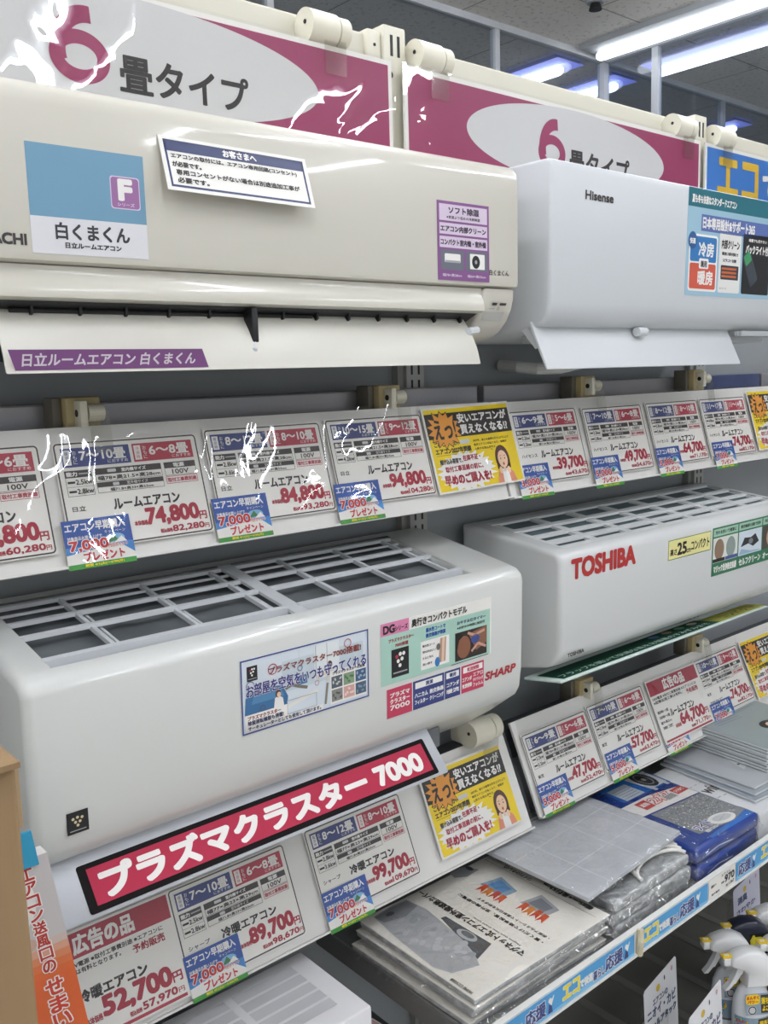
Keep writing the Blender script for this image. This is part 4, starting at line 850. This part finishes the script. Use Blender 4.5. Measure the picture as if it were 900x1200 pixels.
# stack of cover packs; the print is read from the back of the shelf
def cover_pack(i, top):
    z = SZ+.001+.0118*i; dx, dy, r = ((.012, .012, -2), (-.004, .009, 1.0), (.008, .006, -1), (.0, .002, .6), (.006, .0, -.8))[i]
    x0, x1, y0, y1 = .822+dx, 1.132+dx, .809+dy, 1.07+dy
    t = thing('heat_shield_pack', ('wrapped outdoor unit heat shield pack with printed insert, on top of the left stack', 'wrapped heat shield pack, second from the top of the left stack', 'wrapped heat shield pack in the middle of the left stack', 'wrapped heat shield pack, second from the bottom of the left stack', 'wrapped heat shield pack at the bottom of the left stack')[4-i], 'pack', ((x0+x1)/2, (y0+y1)/2, z), 'heat shield packs in the left stack')
    q = B(); q.bbox(-.15, .15, -.127, .127, 0, .0075, SILV, .003, 2); q.bbox(-.1505, .1505, -.1275, .1275, .0076, .0095, INS, .0008, 1)
    o = q
    if top:
        f = Frame((.15, .127, .0096), (0, -1, 0), (1, 0, 0)); w, h = 254, 300   # text runs toward the viewer
        f = Frame((-.15, -.127, .0096), (1, 0, 0), (0, 1, 0)); w, h = 300, 254
        B2 = Frame(f.pt(w, h, 0), (-1, 0, 0), (0, -1, 0))
        g = B2
        # pictures: grey unit cover, small units with flame arrows
        a = f
        poly(q, a, [(22, 246), (60, 250), (92, 248), (98, 205), (84, 110), (72, 72), (58, 48), (16, 62), (5, 90), (12, 170)], mat('b4b6b8', .5), 3)
        poly(q, a, [(22, 243), (58, 247), (90, 245), (94, 222), (60, 212), (24, 222)], mat('8d9093', .5), 4); poly(q, a, [(58, 50), (18, 64), (8, 90), (14, 150), (40, 130), (62, 84)], mat('aeb0b2', .5), 4); ell(q, a, 46, 234, 8, 5, mat('5a5d61', .5), 5)
        rd = random.Random(3)
        for k in range(40): ell(q, a, rd.uniform(18, 82), rd.uniform(70, 205), rd.uniform(3, 8), rd.uniform(3, 9), mat(('c4c6c8', 'a6a9ac', 'bcbec0')[k % 3], .5), 5+k*.04, 10, rd.uniform(0, 180))
        poly(q, a, [(98, 172), (107, 170), (108, 72), (66, 60), (82, 110)], mat('55585d', .5), 2); ell(q, a, 96, 112, 10, 20, mat('b8babb', .5), 3); ell(q, a, 98, 112, 6, 13, mat('6e7276', .5), 4)
        for (cx, cy, c1, c2) in ((234, 170, '8fa9bd', '5b8fc0'), (242, 88, 'a9acb0', '7e838a')):
            poly(q, a, [(cx-20, cy+29), (cx+22, cy+20), (cx+9, cy-28), (cx-24, cy-24)], mat(c1, .5), 3); poly(q, a, [(cx-12, cy+20), (cx+14, cy+14), (cx+6, cy-18), (cx-14, cy-14)], mat(c2, .5), 4)
            for k in range(4):
                fx, fy = cx-26-2*(k % 2), cy+18-14*k; poly(q, a, [(fx+12, fy+5), (fx-14, fy+4), (fx-4, fy-1), (fx-12, fy-8), (fx+12, fy-5)], mat(('d8582e', 'e08a3a', 'c9452a')[k % 3], .5), 5)
        poly(q, a, [(200, 258), (232, 257), (246, 232), (214, 230), (196, 242)], mat('a2a5a8', .5), 3); ell(q, a, 236, 246, 5, 8, mat('3f4348', .5), 4)
        for (l, x, y, ln, sz, bo) in (('マグネット式 エアコン室外機遮熱カバー', 131, 22, 228, 14, .7), ('Magnet type heat shield cover', 139, 40, 100, 4, .1), ('・置くだけで簡単設置、室外機の節電に', 170, 22, 180, 7, .25), ('・表面アルミシートで直射日光を防ぎます', 184, 22, 150, 6, .2), ('ワイド(ひろしげ)', 291, 150, 60, 10, .4), ('幅85cm×奥行53cm', 298, 28, 100, 12, .7)):
            h_ = Frame(f.pt(x, y, 0), (0, 1, 0), (-1, 0, 0)); text(q, h_, l, 0, 0, ln, sz, K, 3, bo, 3)
        h_ = Frame(f.pt(9, 12, 0), (0, 1, 0), (-1, 0, 0)); text(q, h_, 'HOME COVER®', 0, 0, 42, 6, KS, 3, .2); rect(q, f, 277, 10, 277.6, 250, KS, 3)
    for j in range(len(q.v)):
        v = q.v[j]; c, s_ = cos(radians(r)), sin(radians(r)); q.v[j] = ((x0+x1)/2+v[0]*c-v[1]*s_, (y0+y1)/2+v[0]*s_+v[1]*c, z+v[2])
    q.build('insert_board', t)
    q = B(); wavysheet(q, x0-.008, x1+.012, y0-.010, y1+.006, z+(.0116 if top else .0103), BAGFILM, .0007 if top else .0003, i*3+1, 34, 28, r, .007); q.build('clear_bag', t, 180)
for i in range(5): cover_pack(i, i == 4)
# grey grid-patterned sheet pack and the foil packs beneath
def foil_pack(x0, x1, y0, y1, z0, z1, label, rot, seed):
    t = thing('foil_pack', label, 'pack', ((x0+x1)/2, (y0+y1)/2, z0), 'silver foil packs')
    cx, cy = (x0+x1)/2, (y0+y1)/2
    q = B(); q.bbox(x0, x1, y0, y1, z0, z1, SILV, .004, 2)
    rd = random.Random(seed)
    c, s_ = cos(radians(rot)), sin(radians(rot)); q.v = [(cx+(v[0]-cx)*c-(v[1]-cy)*s_, cy+(v[0]-cx)*s_+(v[1]-cy)*c, v[2]) for v in q.v]; q.build('foil_sheet', t)
    q = B(); wavysheet(q, x0-.008, x1+.018, y0-.008, y1+.006, z1+.0011, BAGFILM, .0004, seed, 40, 26, rot, z1-z0-.003); q.build('clear_bag', t, 180)
    return t
foil_pack(1.152, 1.37, .816, 1.05, SZ+.001, SZ+.022, 'silver foil pack at the bottom between the left stack and the blue packs', .5, 21)
foil_pack(1.15, 1.372, .814, 1.05, SZ+.0245, SZ+.046, 'silver foil pack in the middle under the grey grid pack', -1, 22)
tt = foil_pack(1.148, 1.368, .815, 1.05, SZ+.0485, SZ+.066, 'topmost silver foil pack with white cords, directly under the grey grid pack', 1, 23)
q = B(); rd = random.Random(5)
for k in range(5):
    pts = []
    for i in range(17):
        u_ = i/16; pts.append((1.30+.065*cos(pi*(1-u_))+.004*k, .822+.011*k+.03*sin(pi*u_), SZ+.0697+.0008*k+.004*sin(pi*u_)))
    q.tube(pts, .0034, PAPER, 8)
q.build('white_cord', tt, 60)
t = thing('grid_sheet_pack', 'flat grey sheet pack with white grid lines on the silver foil packs', 'pack', (1.24, .95, SZ+.075))
gz = SZ+.0835
GRIDM = noisy('grey_mottled_sheet', 'bcc0c5', 'cbced2', 18, .4, lo=.3, hi=.7)
q = B(); A_ = [(1.10, .828), (1.39, .848), (1.384, 1.06), (1.094, 1.06)]
vs = [(x, y, gz) for x, y in A_]+[(x, y, gz+.007) for x, y in A_]
q.add(vs, [(3, 2, 1, 0), (4, 5, 6, 7), (0, 1, 5, 4), (1, 2, 6, 5), (2, 3, 7, 6), (3, 0, 4, 7)], GRIDM)
f = Frame((1.10, .828, gz+.0071), (.29, .02, 0), (-.006, .232, 0)); PL = mat('dcdee0', .45)
for x in (66, 166, 262): rect(q, f, x-1, 0, x+1, 232, PL, 1)
for y in (70, 150): rect(q, f, 0, y-1, 290, y+1, PL, 2)
q.build('folded_sheet', t)
q = B(); wavysheet(q, 1.092, 1.396, .83, 1.06, gz+.0092, BAGFILM, .0006, 31, 36, 26, 2.5, .007); q.build('clear_bag', t, 180)

# blue packs
NB = mat('23408f', .3, coat=.4); MB = mat('2f6fc0', .35)
def blue_pack(x0, x1, y0, y1, z0, z1, top, label, rot):
    t = thing('cooling_cover_pack', label, 'pack', ((x0+x1)/2, (y0+y1)/2, z0), 'blue outdoor unit cover packs')
    cx, cy = (x0+x1)/2, (y0+y1)/2; q = B(); q.bbox(x0, x1, y0, y1, z0, z1, NB, .008, 3)
    f = Frame((x0, y0, z1), (1, 0, 0), (0, 1, 0)); w, h = (x1-x0)*1000, (y1-y0)*1000
    if top:
        poly(q, f, [(60, 6), (w-8, 6), (w-8, 40), (150, 20), (60, 14)], MB, 1)
        poly(q, f, [(56, 30), (150, 16), (w-8, 26), (w-8, 120), (56, 132)], mat('8a8d8f', .5), 2)
        rd = random.Random(9)
        for k in range(420):
            x = rd.uniform(60, w-12); y = rd.uniform(34, 122); ell(q, f, x, y, rd.uniform(.8, 1.8), rd.uniform(.8, 1.6), mat(('d3d5d6', '55585b', 'b9bbbd')[k % 3], .4), 3+k*.002, 6)
        ell(q, f, 140, 36, 34, 17, PW, 4, rot=-8); ell(q, f, 142, 37, 24, 10, LGR, 5, rot=-8); stroke(q, f, [(125, 33), (158, 40)], 1, GRY, 6)
        text(q, f, 'ワイド', 66, 34, 110, 52, PW, 5, 2.2, 3, n=8); text(q, f, 'ワイド', 66, 34, 110, 52, mat('2f4a9a', .4), 6, .6, 3); text(q, f, '遮熱アルミシート', 72, 22, 120, 30, PW, 5, .6)
        poly(q, f, [(8, 140), (w-6, 124), (w-6, 166), (120, 184), (8, 186)], PW, 2); CR = mat('cf3a2e', .4)
        rect(q, f, 66, 148, 96, 178, CR, 3); rect(q, f, 168, 146, w-8, 168, CR, 3); text(q, f, 'ワイドタイプ', 172, 152, w-12, 162, PW, 4, .5); text(q, f, '遮熱', 70, 158, 92, 170, PW, 4, .5)
        text(q, f, '2枚', 100, 148, 160, 178, CR, 4, 2.6, 3); text(q, f, '2枚', 100, 148, 160, 178, PW, 5, .3, 3); rect(q, f, 132, 142, 164, 160, LGR, 6)
        for i in range(7): rect(q, f, 135+4*i, 144, 136.8+4*i, 158, K, 7)
        poly(q, f, [(60, 196), (w-4, 190), (w-4, h-4), (60, h-4)], MB, 2)
        poly(q, f, [(150, 196), (142, h-6), (w-6, h-6), (204, 196)], mat('cfd2d5', .45), 3); ell(q, f, 174, 232, 22, 34, mat('2b2d30', .4), 4); ering(q, f, 174, 232, 15, 2, GRY, 5, ry=24); ell(q, f, 174, 232, 4, 6, mat('a8a48a', .4), 6)
        for x in (156, 196): rect(q, f, x-5, 186, x+5, 196, mat('cfd2d5', .45), 3)
        rect(q, f, 70, 196, 128, 246, mat('c9d3dd', .4), 3)
        for i in range(5): rect(q, f, 74, 202+8*i, 122, 205+8*i, GRY, 4)
    f2 = Frame((x0, y0, z0), (1, 0, 0), (0, 0, 1)); stroke(q, f2, [(30, 10), (70, 14), (120, 9)], 2, mat('c9d4ee', .4), 1)
    c, s_ = cos(radians(rot)), sin(radians(rot)); q.v = [(cx+(v[0]-cx)*c-(v[1]-cy)*s_, cy+(v[0]-cx)*s_+(v[1]-cy)*c, v[2]) for v in q.v]; q.build('pouch', t, 40)
    q = B(); wavysheet(q, x0-.006, x1+.006, y0-.008, y1+.003, z1+.0025, BAGFILM, .0011, int(x0*900+z0*100), 26, 26, rot, z1-z0); q.build('clear_bag', t, 180)
blue_pack(1.392, 1.606, .814, 1.075, SZ+.001, SZ+.032, False, 'lower blue cover pack under the printed blue pack', 1)
blue_pack(1.392, 1.604, .812, 1.075, SZ+.037, SZ+.066, True, 'upper blue cover pack with speckled grey window and red label', -1)
b = B(); f = Frame((1.612, .815, SZ+.0555), (1, 0, 0), (0, 1, 0)); b.bbox(1.612, 1.90, .815, 1.06, SZ+.001, SZ+.0555, mat('d4d6d8', .45), .004, 2)
rect(b, f, 0, 200, 120, 240, LGR, 1); rect(b, f, 110, 205, 160, 250, mat('2f7a3a', .4), 2); text(b, f, 'wind', 12, 110, 74, 140, KS, 3, .8, 3); 
for i in range(4): rect(b, f, 8+18*i, 90-2*i, 20+18*i, 93-2*i, GRY, 3); rect(b, f, 6+18*i, 152, 16+18*i, 154, GRY, 3)
tag(b.build('pale_box'), 'pale flat box with green patch and small black word beside the blue pack', 'box')
# catalogues
def catalogue(x0, x1, y0, y1, z, th, c_, label, grp, rot, extra=None):
    q = B(); q.bbox(x0, x1, y0, y1, z, z+th, mat('d5d8da', .4), .0012, 1); q.bbox(x0+.0005, x1-.0005, y0+.0005, y1-.0005, z+th, z+th+.0006, mat(c_, .3, coat=.3), .0004, 1)
    f = Frame((x0, y0, z+th+.0007), (1, 0, 0), (0, 1, 0))
    if extra: extra(q, f, (x1-x0)*1000, (y1-y0)*1000)
    cx, cy = (x0+x1)/2, (y0+y1)/2; c, s_ = cos(radians(rot)), sin(radians(rot)); q.v = [(cx+(v[0]-cx)*c-(v[1]-cy)*s_, cy+(v[0]-cx)*s_+(v[1]-cy)*c, v[2]) for v in q.v]
    return tag(q.build('catalogue'), label, 'catalogue', grp)
zz = SZ+.057
def low_cover(q, f, w, h): poly(q, f, [(60, 60), (150, 90), (170, 150), (80, 120)], mat('c9cdd1', .4), 1); rect(q, f, 70, 80, 78, 84, K, 2); rect(q, f, 180, 40, 198, 46, K, 2)
for i in range(3): catalogue(1.66+.012*i, 1.90+.01*i, .83+.012*i, 1.06, zz+.006*i, .0048, ('949ca4', '9ca3aa', 'b2b6ba')[i], ('grey catalogue at the bottom of the three loose ones', 'grey catalogue in the middle of the three loose ones', 'topmost of the three loose grey catalogues under the tall stack')[i], 'loose grey catalogues', -6+1.5*i, low_cover if i == 2 else None)
zz += .0185
def top_cover(q, f, w, h):
    ell(q, f, w*.55, h*.38, 30, 22, mat('23262a', .4), 1); ell(q, f, w*.55, h*.36, 14, 15, SKIN, 2); poly(q, f, [(w*.55-16, h*.2), (w*.55-10, h*.3), (w*.55+12, h*.3), (w*.55+18, h*.2)], PW, 2)
    for i in range(3): rect(q, f, 30, h*.8-9*i, 120, h*.8-9*i+2, mat('7f868c', .4), 1)
for i in range(9): catalogue(1.765+.0015*(i % 3), 2.0, .865+.002*(i % 2), 1.06, zz+.0056*i, .0045, '98a5a6', ('catalogue in the tall stack at the right edge, under its top cover' if i < 8 else 'grey-green catalogue with round dark portrait topping the tall stack'), 'catalogues in the tall stack', -5, top_cover if i == 8 else None)

# ---- left bay: lower ledge, white box, leaflets
b = B(); b.box(XL, .79, .86, 1.2, -1.145, -1.12, mat('55585a', .5)); tag(b.build('left_ledge'), 'dark grey ledge in the left bay under the white box', 'shelf')
t = thing('white_unit_box', 'plain white box with printed grey louvers on its top, bottom of the picture', 'box', (.5, .97, -1.12))
q = B(); q.bbox(.13, .714, .894, 1.059, -1.12, -.84, mat('e4e4e6', .5), .003, 2); q.build('box_body', t, 40)
q = B(); f = Frame((.13, .894, -.8399), (1, 0, 0), (0, 1, 0)); LV = mat('c2c3c6', .5)
for x0_, x1_ in ((60, 290), (302, 440), (452, 552)):
    for i in range(5): rect(q, f, x0_, 34+23*i, x1_, 52+23*i, LV, 1)
tag(q.build('louver_print', t), 'grey printed louver bars', None)
b = B(); f = Frame((.745, .915, -1.0), (1, 0, 0), (-.12, 1, 0)); 
def leaflet(x, y, z, w, h, cols, label, txt=None):
    q = B(); f = Frame((x, y, z), (1, .12, 0), (-.12, 1, 0)); slab(q, f, w, h, 6, PAPER)
    n = len(cols)
    for i, c_ in enumerate(cols): rect(q, f, 2, h-2-(h-4)*(i+1)/n, w-2, h-2-(h-4)*i/n, mat(c_, .45), 1)
    if txt: text(q, f, txt, 6, h*.2, w-6, h*.5, YEL, 3, 1.6, 3); rect(q, f, 5, h*.55, w-5, h*.6, K, 2)
    for i in range(5): rect(q, f, 8+i*(w-16)/5, h*.68, 8+(i+.6)*(w-16)/5, h*.76, mat(('d9d4cc', 'b33a30', 'd9d4cc', '4a4648', 'd8a03a')[i], .45), 2)
    return tag(q.build('leaflet'), label, 'leaflet', 'colourful leaflets in the left bay')
b = B(); b.bbox(.62, .832, 1.065, 1.195, -1.12, -.985, mat('3b3c3d', .5), .004, 2); b.bbox(.725, .832, .87, 1.065, -1.12, -.985, mat('3b3c3d', .5), .004, 2); tag(b.build('dark_tray'), 'dark tray under the leaflets behind the white box', 'tray')
leaflet(.75, 1.02, -.978, 60, 120, ('c23a32', 'd8c8bc', '9a8f8c', 'c75a4a'), 'red and white leaflet behind the corner of the white box')
leaflet(.762, .93, -.978, 62, 82, ('d8b3ae', 'c8606a', 'e0c4c0'), 'pink leaflet with yellow lettering beside the white box', '大')
leaflet(.755, .872, -.978, 68, 50, ('2f3342', '4a4c5c'), 'dark leaflet at the bottom beside the white box')

# ---- far left: cardboard carton and leaning hanging card
CARD = noisy('brown_cardboard', '8d7353', '987d5b', 6, .75, stretch=(8, 8, .6), lo=.3, hi=.7, bump=.08)
t = thing('cardboard_carton', 'brown cardboard carton cut by the left edge close to the camera', 'box', (.1, .7, -H))
q = B(); q.bbox(-.25, .1885, .6, .70, -H, -.243, CARD, .004, 3); q.build('carton_body', t, 40)
q = B(); q.hexa((-.25, .59, -.2435), (.438, 0, 0), (0, .11, 0), (0, 0, .004), CARD); q.hexa((.186, .604, -.245), (.005, 0, 0), (0, .09, 0), (0, 0, -.045), mat('a8906e', .6)); q.build('top_flap', t)
t = thing('gap_cover_box', 'slim standing box with orange fade and red vertical lettering at the left edge', 'box', (.3, .86, -H))
f = Frame((.272, .855, -.872), (1, 0, 0), (-.136, .0, 1)).sub(0, 0, 0)
q = B(); slab(q, f, 76, 432, 18, mat('d9d6d4', .4))
cols = ('c9c4c4', 'c9c4c4', 'd0bdb4', 'd9a288', 'dc8a62', 'de7644', 'de6a34', 'de6630', 'de6630', 'de6630')
for i, c_ in enumerate(cols): rect(q, f, 0, 352-8*i if i < 9 else 0, 76, 432 if i == 0 else 360-8*i, mat(c_, .4), 1)
q.v = q.v; ell(q, f, 24, 392, 32, 36, mat('e9e7e4', .4), 2, rot=0); ell(q, f, 22, 344, 26, 10, mat('c9a99a', .4), 2)
vtext(q, f, 'エアコン送風口の', 53, 424, 14.5, PW, 3, 1.5, 1.0, 3); vtext(q, f, 'エアコン送風口の', 53, 424, 14.5, mat('b8342c', .4), 4, .5, 1.0, 3)
vtext(q, f, 'せまい', 53, 302, 19.5, PW, 3, 2, 1.0, 3); vtext(q, f, 'せまい', 53, 302, 19.5, mat('cf3f28', .4), 4, .8, 1.0, 3)
rrect(q, f, 38, 214, 66, 240, 3, mat('2c3a78', .4), 3); text(q, f, 'ス', 44, 218, 60, 236, PW, 4, .8, 3); rrect(q, f, 38, 184, 66, 210, 3, mat('2c3a78', .4), 3); text(q, f, 'キ', 44, 188, 60, 206, PW, 4, .8, 3); rrect(q, f, 38, 154, 66, 180, 3, mat('2c3a78', .4), 3); text(q, f, 'マ', 44, 158, 60, 176, PW, 4, .8, 3); q.build('printed_box', t)
q = B(); f2 = f.sub(0, 424, 0); slab(q, f2, 66, 36, -2.5, mat('2f9cc4', .4)); f2 = Frame(f2.pt(0, 0, 2.6), f2.u, f2.v); text(q, f2, 'さい', 26, 10, 52, 24, mat('1f3f8a', .4), 2, .6, 3); tag(q.build('header_tab', t), 'blue header tab', None)

# ================================================================== SPRAY BOTTLES ON THE DECK
DZ = -1.358
def spray(x, y, kind, label, ang=0):
    t = thing('spray_bottle', label, 'spray bottle', (x, y, DZ), 'spray bottles on the bottom deck')
    bodyc = {'white': mat('dfe2e6', .35), 'dark': mat('20232f', .35), 'purple': mat('5a2f52', .35)}[kind]
    q = B(); q.lathe((x, y, DZ), [(.034, .0), (.037, .006), (.037, .15), (.035, .175), (.027, .195), (.0165, .205), (.0165, .213)], bodyc, 28, 1, .68); q.build('bottle', t, 50)
    # head seen from the side: nozzle toward -x
    H_ = [(-.047, .251), (-.047, .263), (-.038, .270), (-.016, .276), (.006, .274), (.024, .264), (.036, .245), (.041, .222), (.041, .205), (-.018, .205), (-.016, .232), (-.026, .243)]
    q = B(); hw = .0165; N = len(H_); vs = []
    for sgn, k_ in ((-1, .78), (-1, 1), (1, 1), (1, .78)):
        cx = sum(p[0] for p in H_)/N; cz = sum(p[1] for p in H_)/N
        for p in H_:
            ins = .0035 if k_ < 1 else 0
            d = Vector((p[0]-cx, p[1]-cz)); d = d*(1-ins/max(d.length, .01)); vs.append((x+cx+d.x, y+sgn*(hw if k_ < 1 else hw*.72), DZ+cz+d.y))
    fs = []
    for j, (a, b_) in enumerate(((0, 1), (1, 2), (2, 3))):
        pass
    order = [0, 1, 2, 3]
    # rebuild rings ordered outside-in along y
    rings = [(-hw, .004), (-hw*.75, 0), (hw*.75, 0), (hw, .004)]; vs = []
    for yy, ins in rings:
        for p in H_:
            d = Vector((p[0]-cx, p[1]-cz)); d = d*(1-ins/max(d.length, .01)); vs.append((x+cx+d.x, y+yy, DZ+cz+d.y))
    for j in range(3):
        for i in range(N): fs.append((j*N+i, (j+1)*N+i, (j+1)*N+(i+1) % N, j*N+(i+1) % N)[::-1])
    fs.append(tuple(range(N))[::-1]); fs.append(tuple(3*N+i for i in range(N)))
    fs = [f_[::-1] for f_ in fs]
    hm = mat('eceded', .3, coat=.4) if kind != 'dark' else mat('262a3c', .3, coat=.4)
    q.add(vs, fs, hm); hd = q.build('spray_head', t, 50)
    q = B(); q.bbox(x-.060, x-.044, y-.0095, y+.0095, DZ+.249, DZ+.264, mat('eceded', .3), .003, 2); q.bbox(x-.062, x-.041, y-.0075, y+.0075, DZ+.2635, DZ+.2665, mat('e9c52e', .4), .0014, 2); q.bbox(x-.057, x-.047, y-.0035, y+.0035, DZ+.2664, DZ+.2671, mat('f4ecc0', .4), .0003, 1); q.build('nozzle', hd, 40)
    q = B()
    for (xa, za, xb, zb, w_) in ((-.03, .246, -.036, .228, .013), (-.036, .228, -.046, .21, .011), (-.046, .21, -.056, .198, .008)): q.hexa((x+xa, y-.006, DZ+za), (w_, 0, 0), (0, .012, 0), (xb-xa, 0, zb-za), mat('e6e7e7', .35))
    q.build('trigger', hd)
    q = B(); cf = CylFrame((x, y), DZ, .037, .0252, -pi*.92, .001); L_ = 90
    def cr(x0, y0, x1, y1, m, lay):
        n = 10
        for i in range(n): rect(q, cf, x0+(x1-x0)*i/n, y0, x0+(x1-x0)*(i+1)/n, y1, m, lay)
    if kind == 'white':
        cr(0, 20, L_, 150, mat('e6e9ee', .4), 2); cr(0, 112, L_, 150, mat('8fa3b4', .4), 3); cr(0, 108, L_, 112, mat('6a625c', .4), 3); cr(2, 118, 22, 148, mat('4aa0b8', .4), 4)
        cr(4, 150, 30, 172, mat('e8b53a', .4), 4) if False else None
        ell(q, cf, 14, 138, 12, 9, YEL, 5); text(q, cf, 'まんぞく', 5, 138, 24, 144, mat('cf3a2e', .4), 7, .5); text(q, cf, 'パワー', 6, 131, 23, 136, mat('cf3a2e', .4), 7, .4); ell(q, cf, 13, 121, 8, 8, LGR, 5); ering(q, cf, 13, 121, 7, 2, KS, 6)
        cr(42, 116, 76, 148, mat('3a342c', .4), 5); text(q, cf, '落ちない', 44, 134, 74, 144, YEL, 7, .6); text(q, cf, '汚れに', 46, 120, 72, 130, YEL, 7, .6)
        burst(q, cf, 44, 88, 13, 11, mat('d8b83a', .4), 5, 12, .6); text(q, cf, 'バブルーン', 8, 56, 84, 74, mat('2f4f8a', .4), 6, 1, 3); text(q, cf, 'おうちの', 6, 78, 26, 84, KS, 6, .4); cr(0, 20, L_, 46, mat('4a8fc0', .4), 3); text(q, cf, 'エアコン掃除', 20, 30, 70, 40, PW, 6, .6)
    elif kind == 'dark':
        cr(0, 20, L_, 170, mat('16181d', .4), 2); text(q, cf, '無臭', 8, 118, 70, 165, mat('e0d23a', .4), 5, 1.6, 3, n=8)
    else:
        cr(0, 20, L_, 150, mat('6a2f66', .4), 2); text(q, cf, '消臭', 20, 90, 70, 120, PW, 5, 1, 3)
    q.build('label_wrap', t)
    if kind == 'dark':
        q = B(); f = Frame((x-.012, y-.0172, DZ+.208), (1, 0, 0), (0, 0, 1)); slab(q, f, 52, 44, .4, mat('16181d', .4)); text(q, f, '無臭', 3, 4, 49, 40, mat('e6d83a', .4), 2, 1.8, 3, n=8); q.build('neck_tag', t)
    if kind == 'white':
        q = B(); f = Frame((x-.024, y-.0262, DZ+.158), (1, 0, 0), (0, .12, 1)); slab(q, f, 64, 40, .4, mat('8fa3b4', .4)); cr_ = rect(q, f, 30, 3, 62, 37, mat('3a342c', .4), 2); text(q, f, '落ちない', 31, 20, 61, 32, YEL, 4, .7); text(q, f, 'よごれに', 33, 7, 59, 17, YEL, 4, .6); rrect(q, f, 1, 20, 28, 39, 6, YEL, 2); text(q, f, 'まんぞく', 3, 30, 26, 36, mat('cf3a2e', .4), 4, .5); text(q, f, 'パワー', 4, 22, 25, 28, mat('cf3a2e', .4), 4, .4); ell(q, f, 13, 9, 9, 9, LGR, 2); ering(q, f, 13, 9, 8, 2, KS, 3); q.build('neck_tag', t)
    t.rotation_euler.z = radians(-35)
    return t
spray(1.547, .787, 'white', 'white spray bottle with yellow nozzle tip, nearest and lowest in the corner')
spray(1.565, .84, 'white', 'white spray bottle with yellow nozzle tip, left of the dark headed bottle')
spray(1.637, .838, 'dark', 'dark spray bottle with big yellow characters between white bottles')
spray(1.637, .764, 'purple', 'purple spray bottle with white head at the right edge')
spray(1.714, .826, 'white', 'white spray bottle at the back right under the lavender header card')
def hang_card(x, y, z, w, h, label, col, lines, slant, ang=0, base=True):
    t = thing('hanging_card_pack', label, 'pack', (x+w*.0005, y, DZ), 'carded aerosol packs')
    f = Frame((x, y, z-h*.001), (cos(radians(ang)), sin(radians(ang)), 0), (0, .06, 1)); q = B()
    c = [(6, 0), (w-3, 0), (w, h-3), (w-3, h), (4, h-slant-2), (0, h-slant-8)]; c = [(0, 0), (w, 0), (w, h-4), (w-4, h), (4, h-slant), (0, h-slant-5)]
    vs = [f.pt(p[0], p[1], 0) for p in c]+[f.pt(p[0], p[1], -.8) for p in c]; n = len(c)
    q.add(vs, [tuple(range(n)), tuple(range(2*n-1, n-1, -1))]+[(i, n+i, n+(i+1) % n, (i+1) % n) for i in range(n)], mat(col, .4))
    ell(q, f, w*.62, h-slant*.55-14, 2.2, 5, DARK, 2, 12); ell(q, f, w*.42, h-slant-16, 7, 7, mat('d8b83a', .4), 2); ell(q, f, w*.85, h-16, 4, 5, mat('cfa0aa', .4), 2)
    for i, (l, x0_, x1_, sz) in enumerate(lines):
        y_ = h-slant-42-22*i; text(q, f, l, w*x0_, y_, w*x1_, y_+sz, mat('2f4068', .4), 3, .9 if sz > 12 else .5, 3)
    q.build('header_card', t)
    q = B(); cx, cy = x+w*.0005*1.1, y+.034
    q.lathe((cx, cy, DZ), [(.026, 0), (.0275, .004), (.0275, .12), (.022, .132), (.018, .136)], mat('cfd6dc', .3, coat=.3), 24); q.build('can', t, 40)
    q = B(); q.lathe((cx, cy, DZ+.137), [(.026, 0), (.026, .032), (.022, .04), (.004, .041)], TAB, 24); q.build('clear_cap', t, 40)
    q = B(); q.cyl((cx, cy, DZ+.136), (cx, cy, DZ+.155), .008, mat('e9c52e', .4), 14); q.build('nozzle', t, 40)
LN = (('エアコンの', .25, .7, 11), ('ニオイ・カビ', .08, .94, 19), ('オールアタック', .08, .94, 14))
hang_card(1.325, .862, -1.096, 118, 240, 'white header card about mould, left one of the pair beside the spray bottles', 'e4e5e8', LN, 14, 4)
hang_card(1.325, .772, -1.1, 122, 240, 'white header card about mould, right one in front of the nearest spray bottle', 'e4e5e8', LN, 14, 4)
hang_card(1.752, .925, -1.105, 120, 250, 'lavender header card above the back right spray bottle', 'd3d3e6', (('消臭', .15, .5, 16), ('さわやか', .1, .8, 12)), 10, 2)
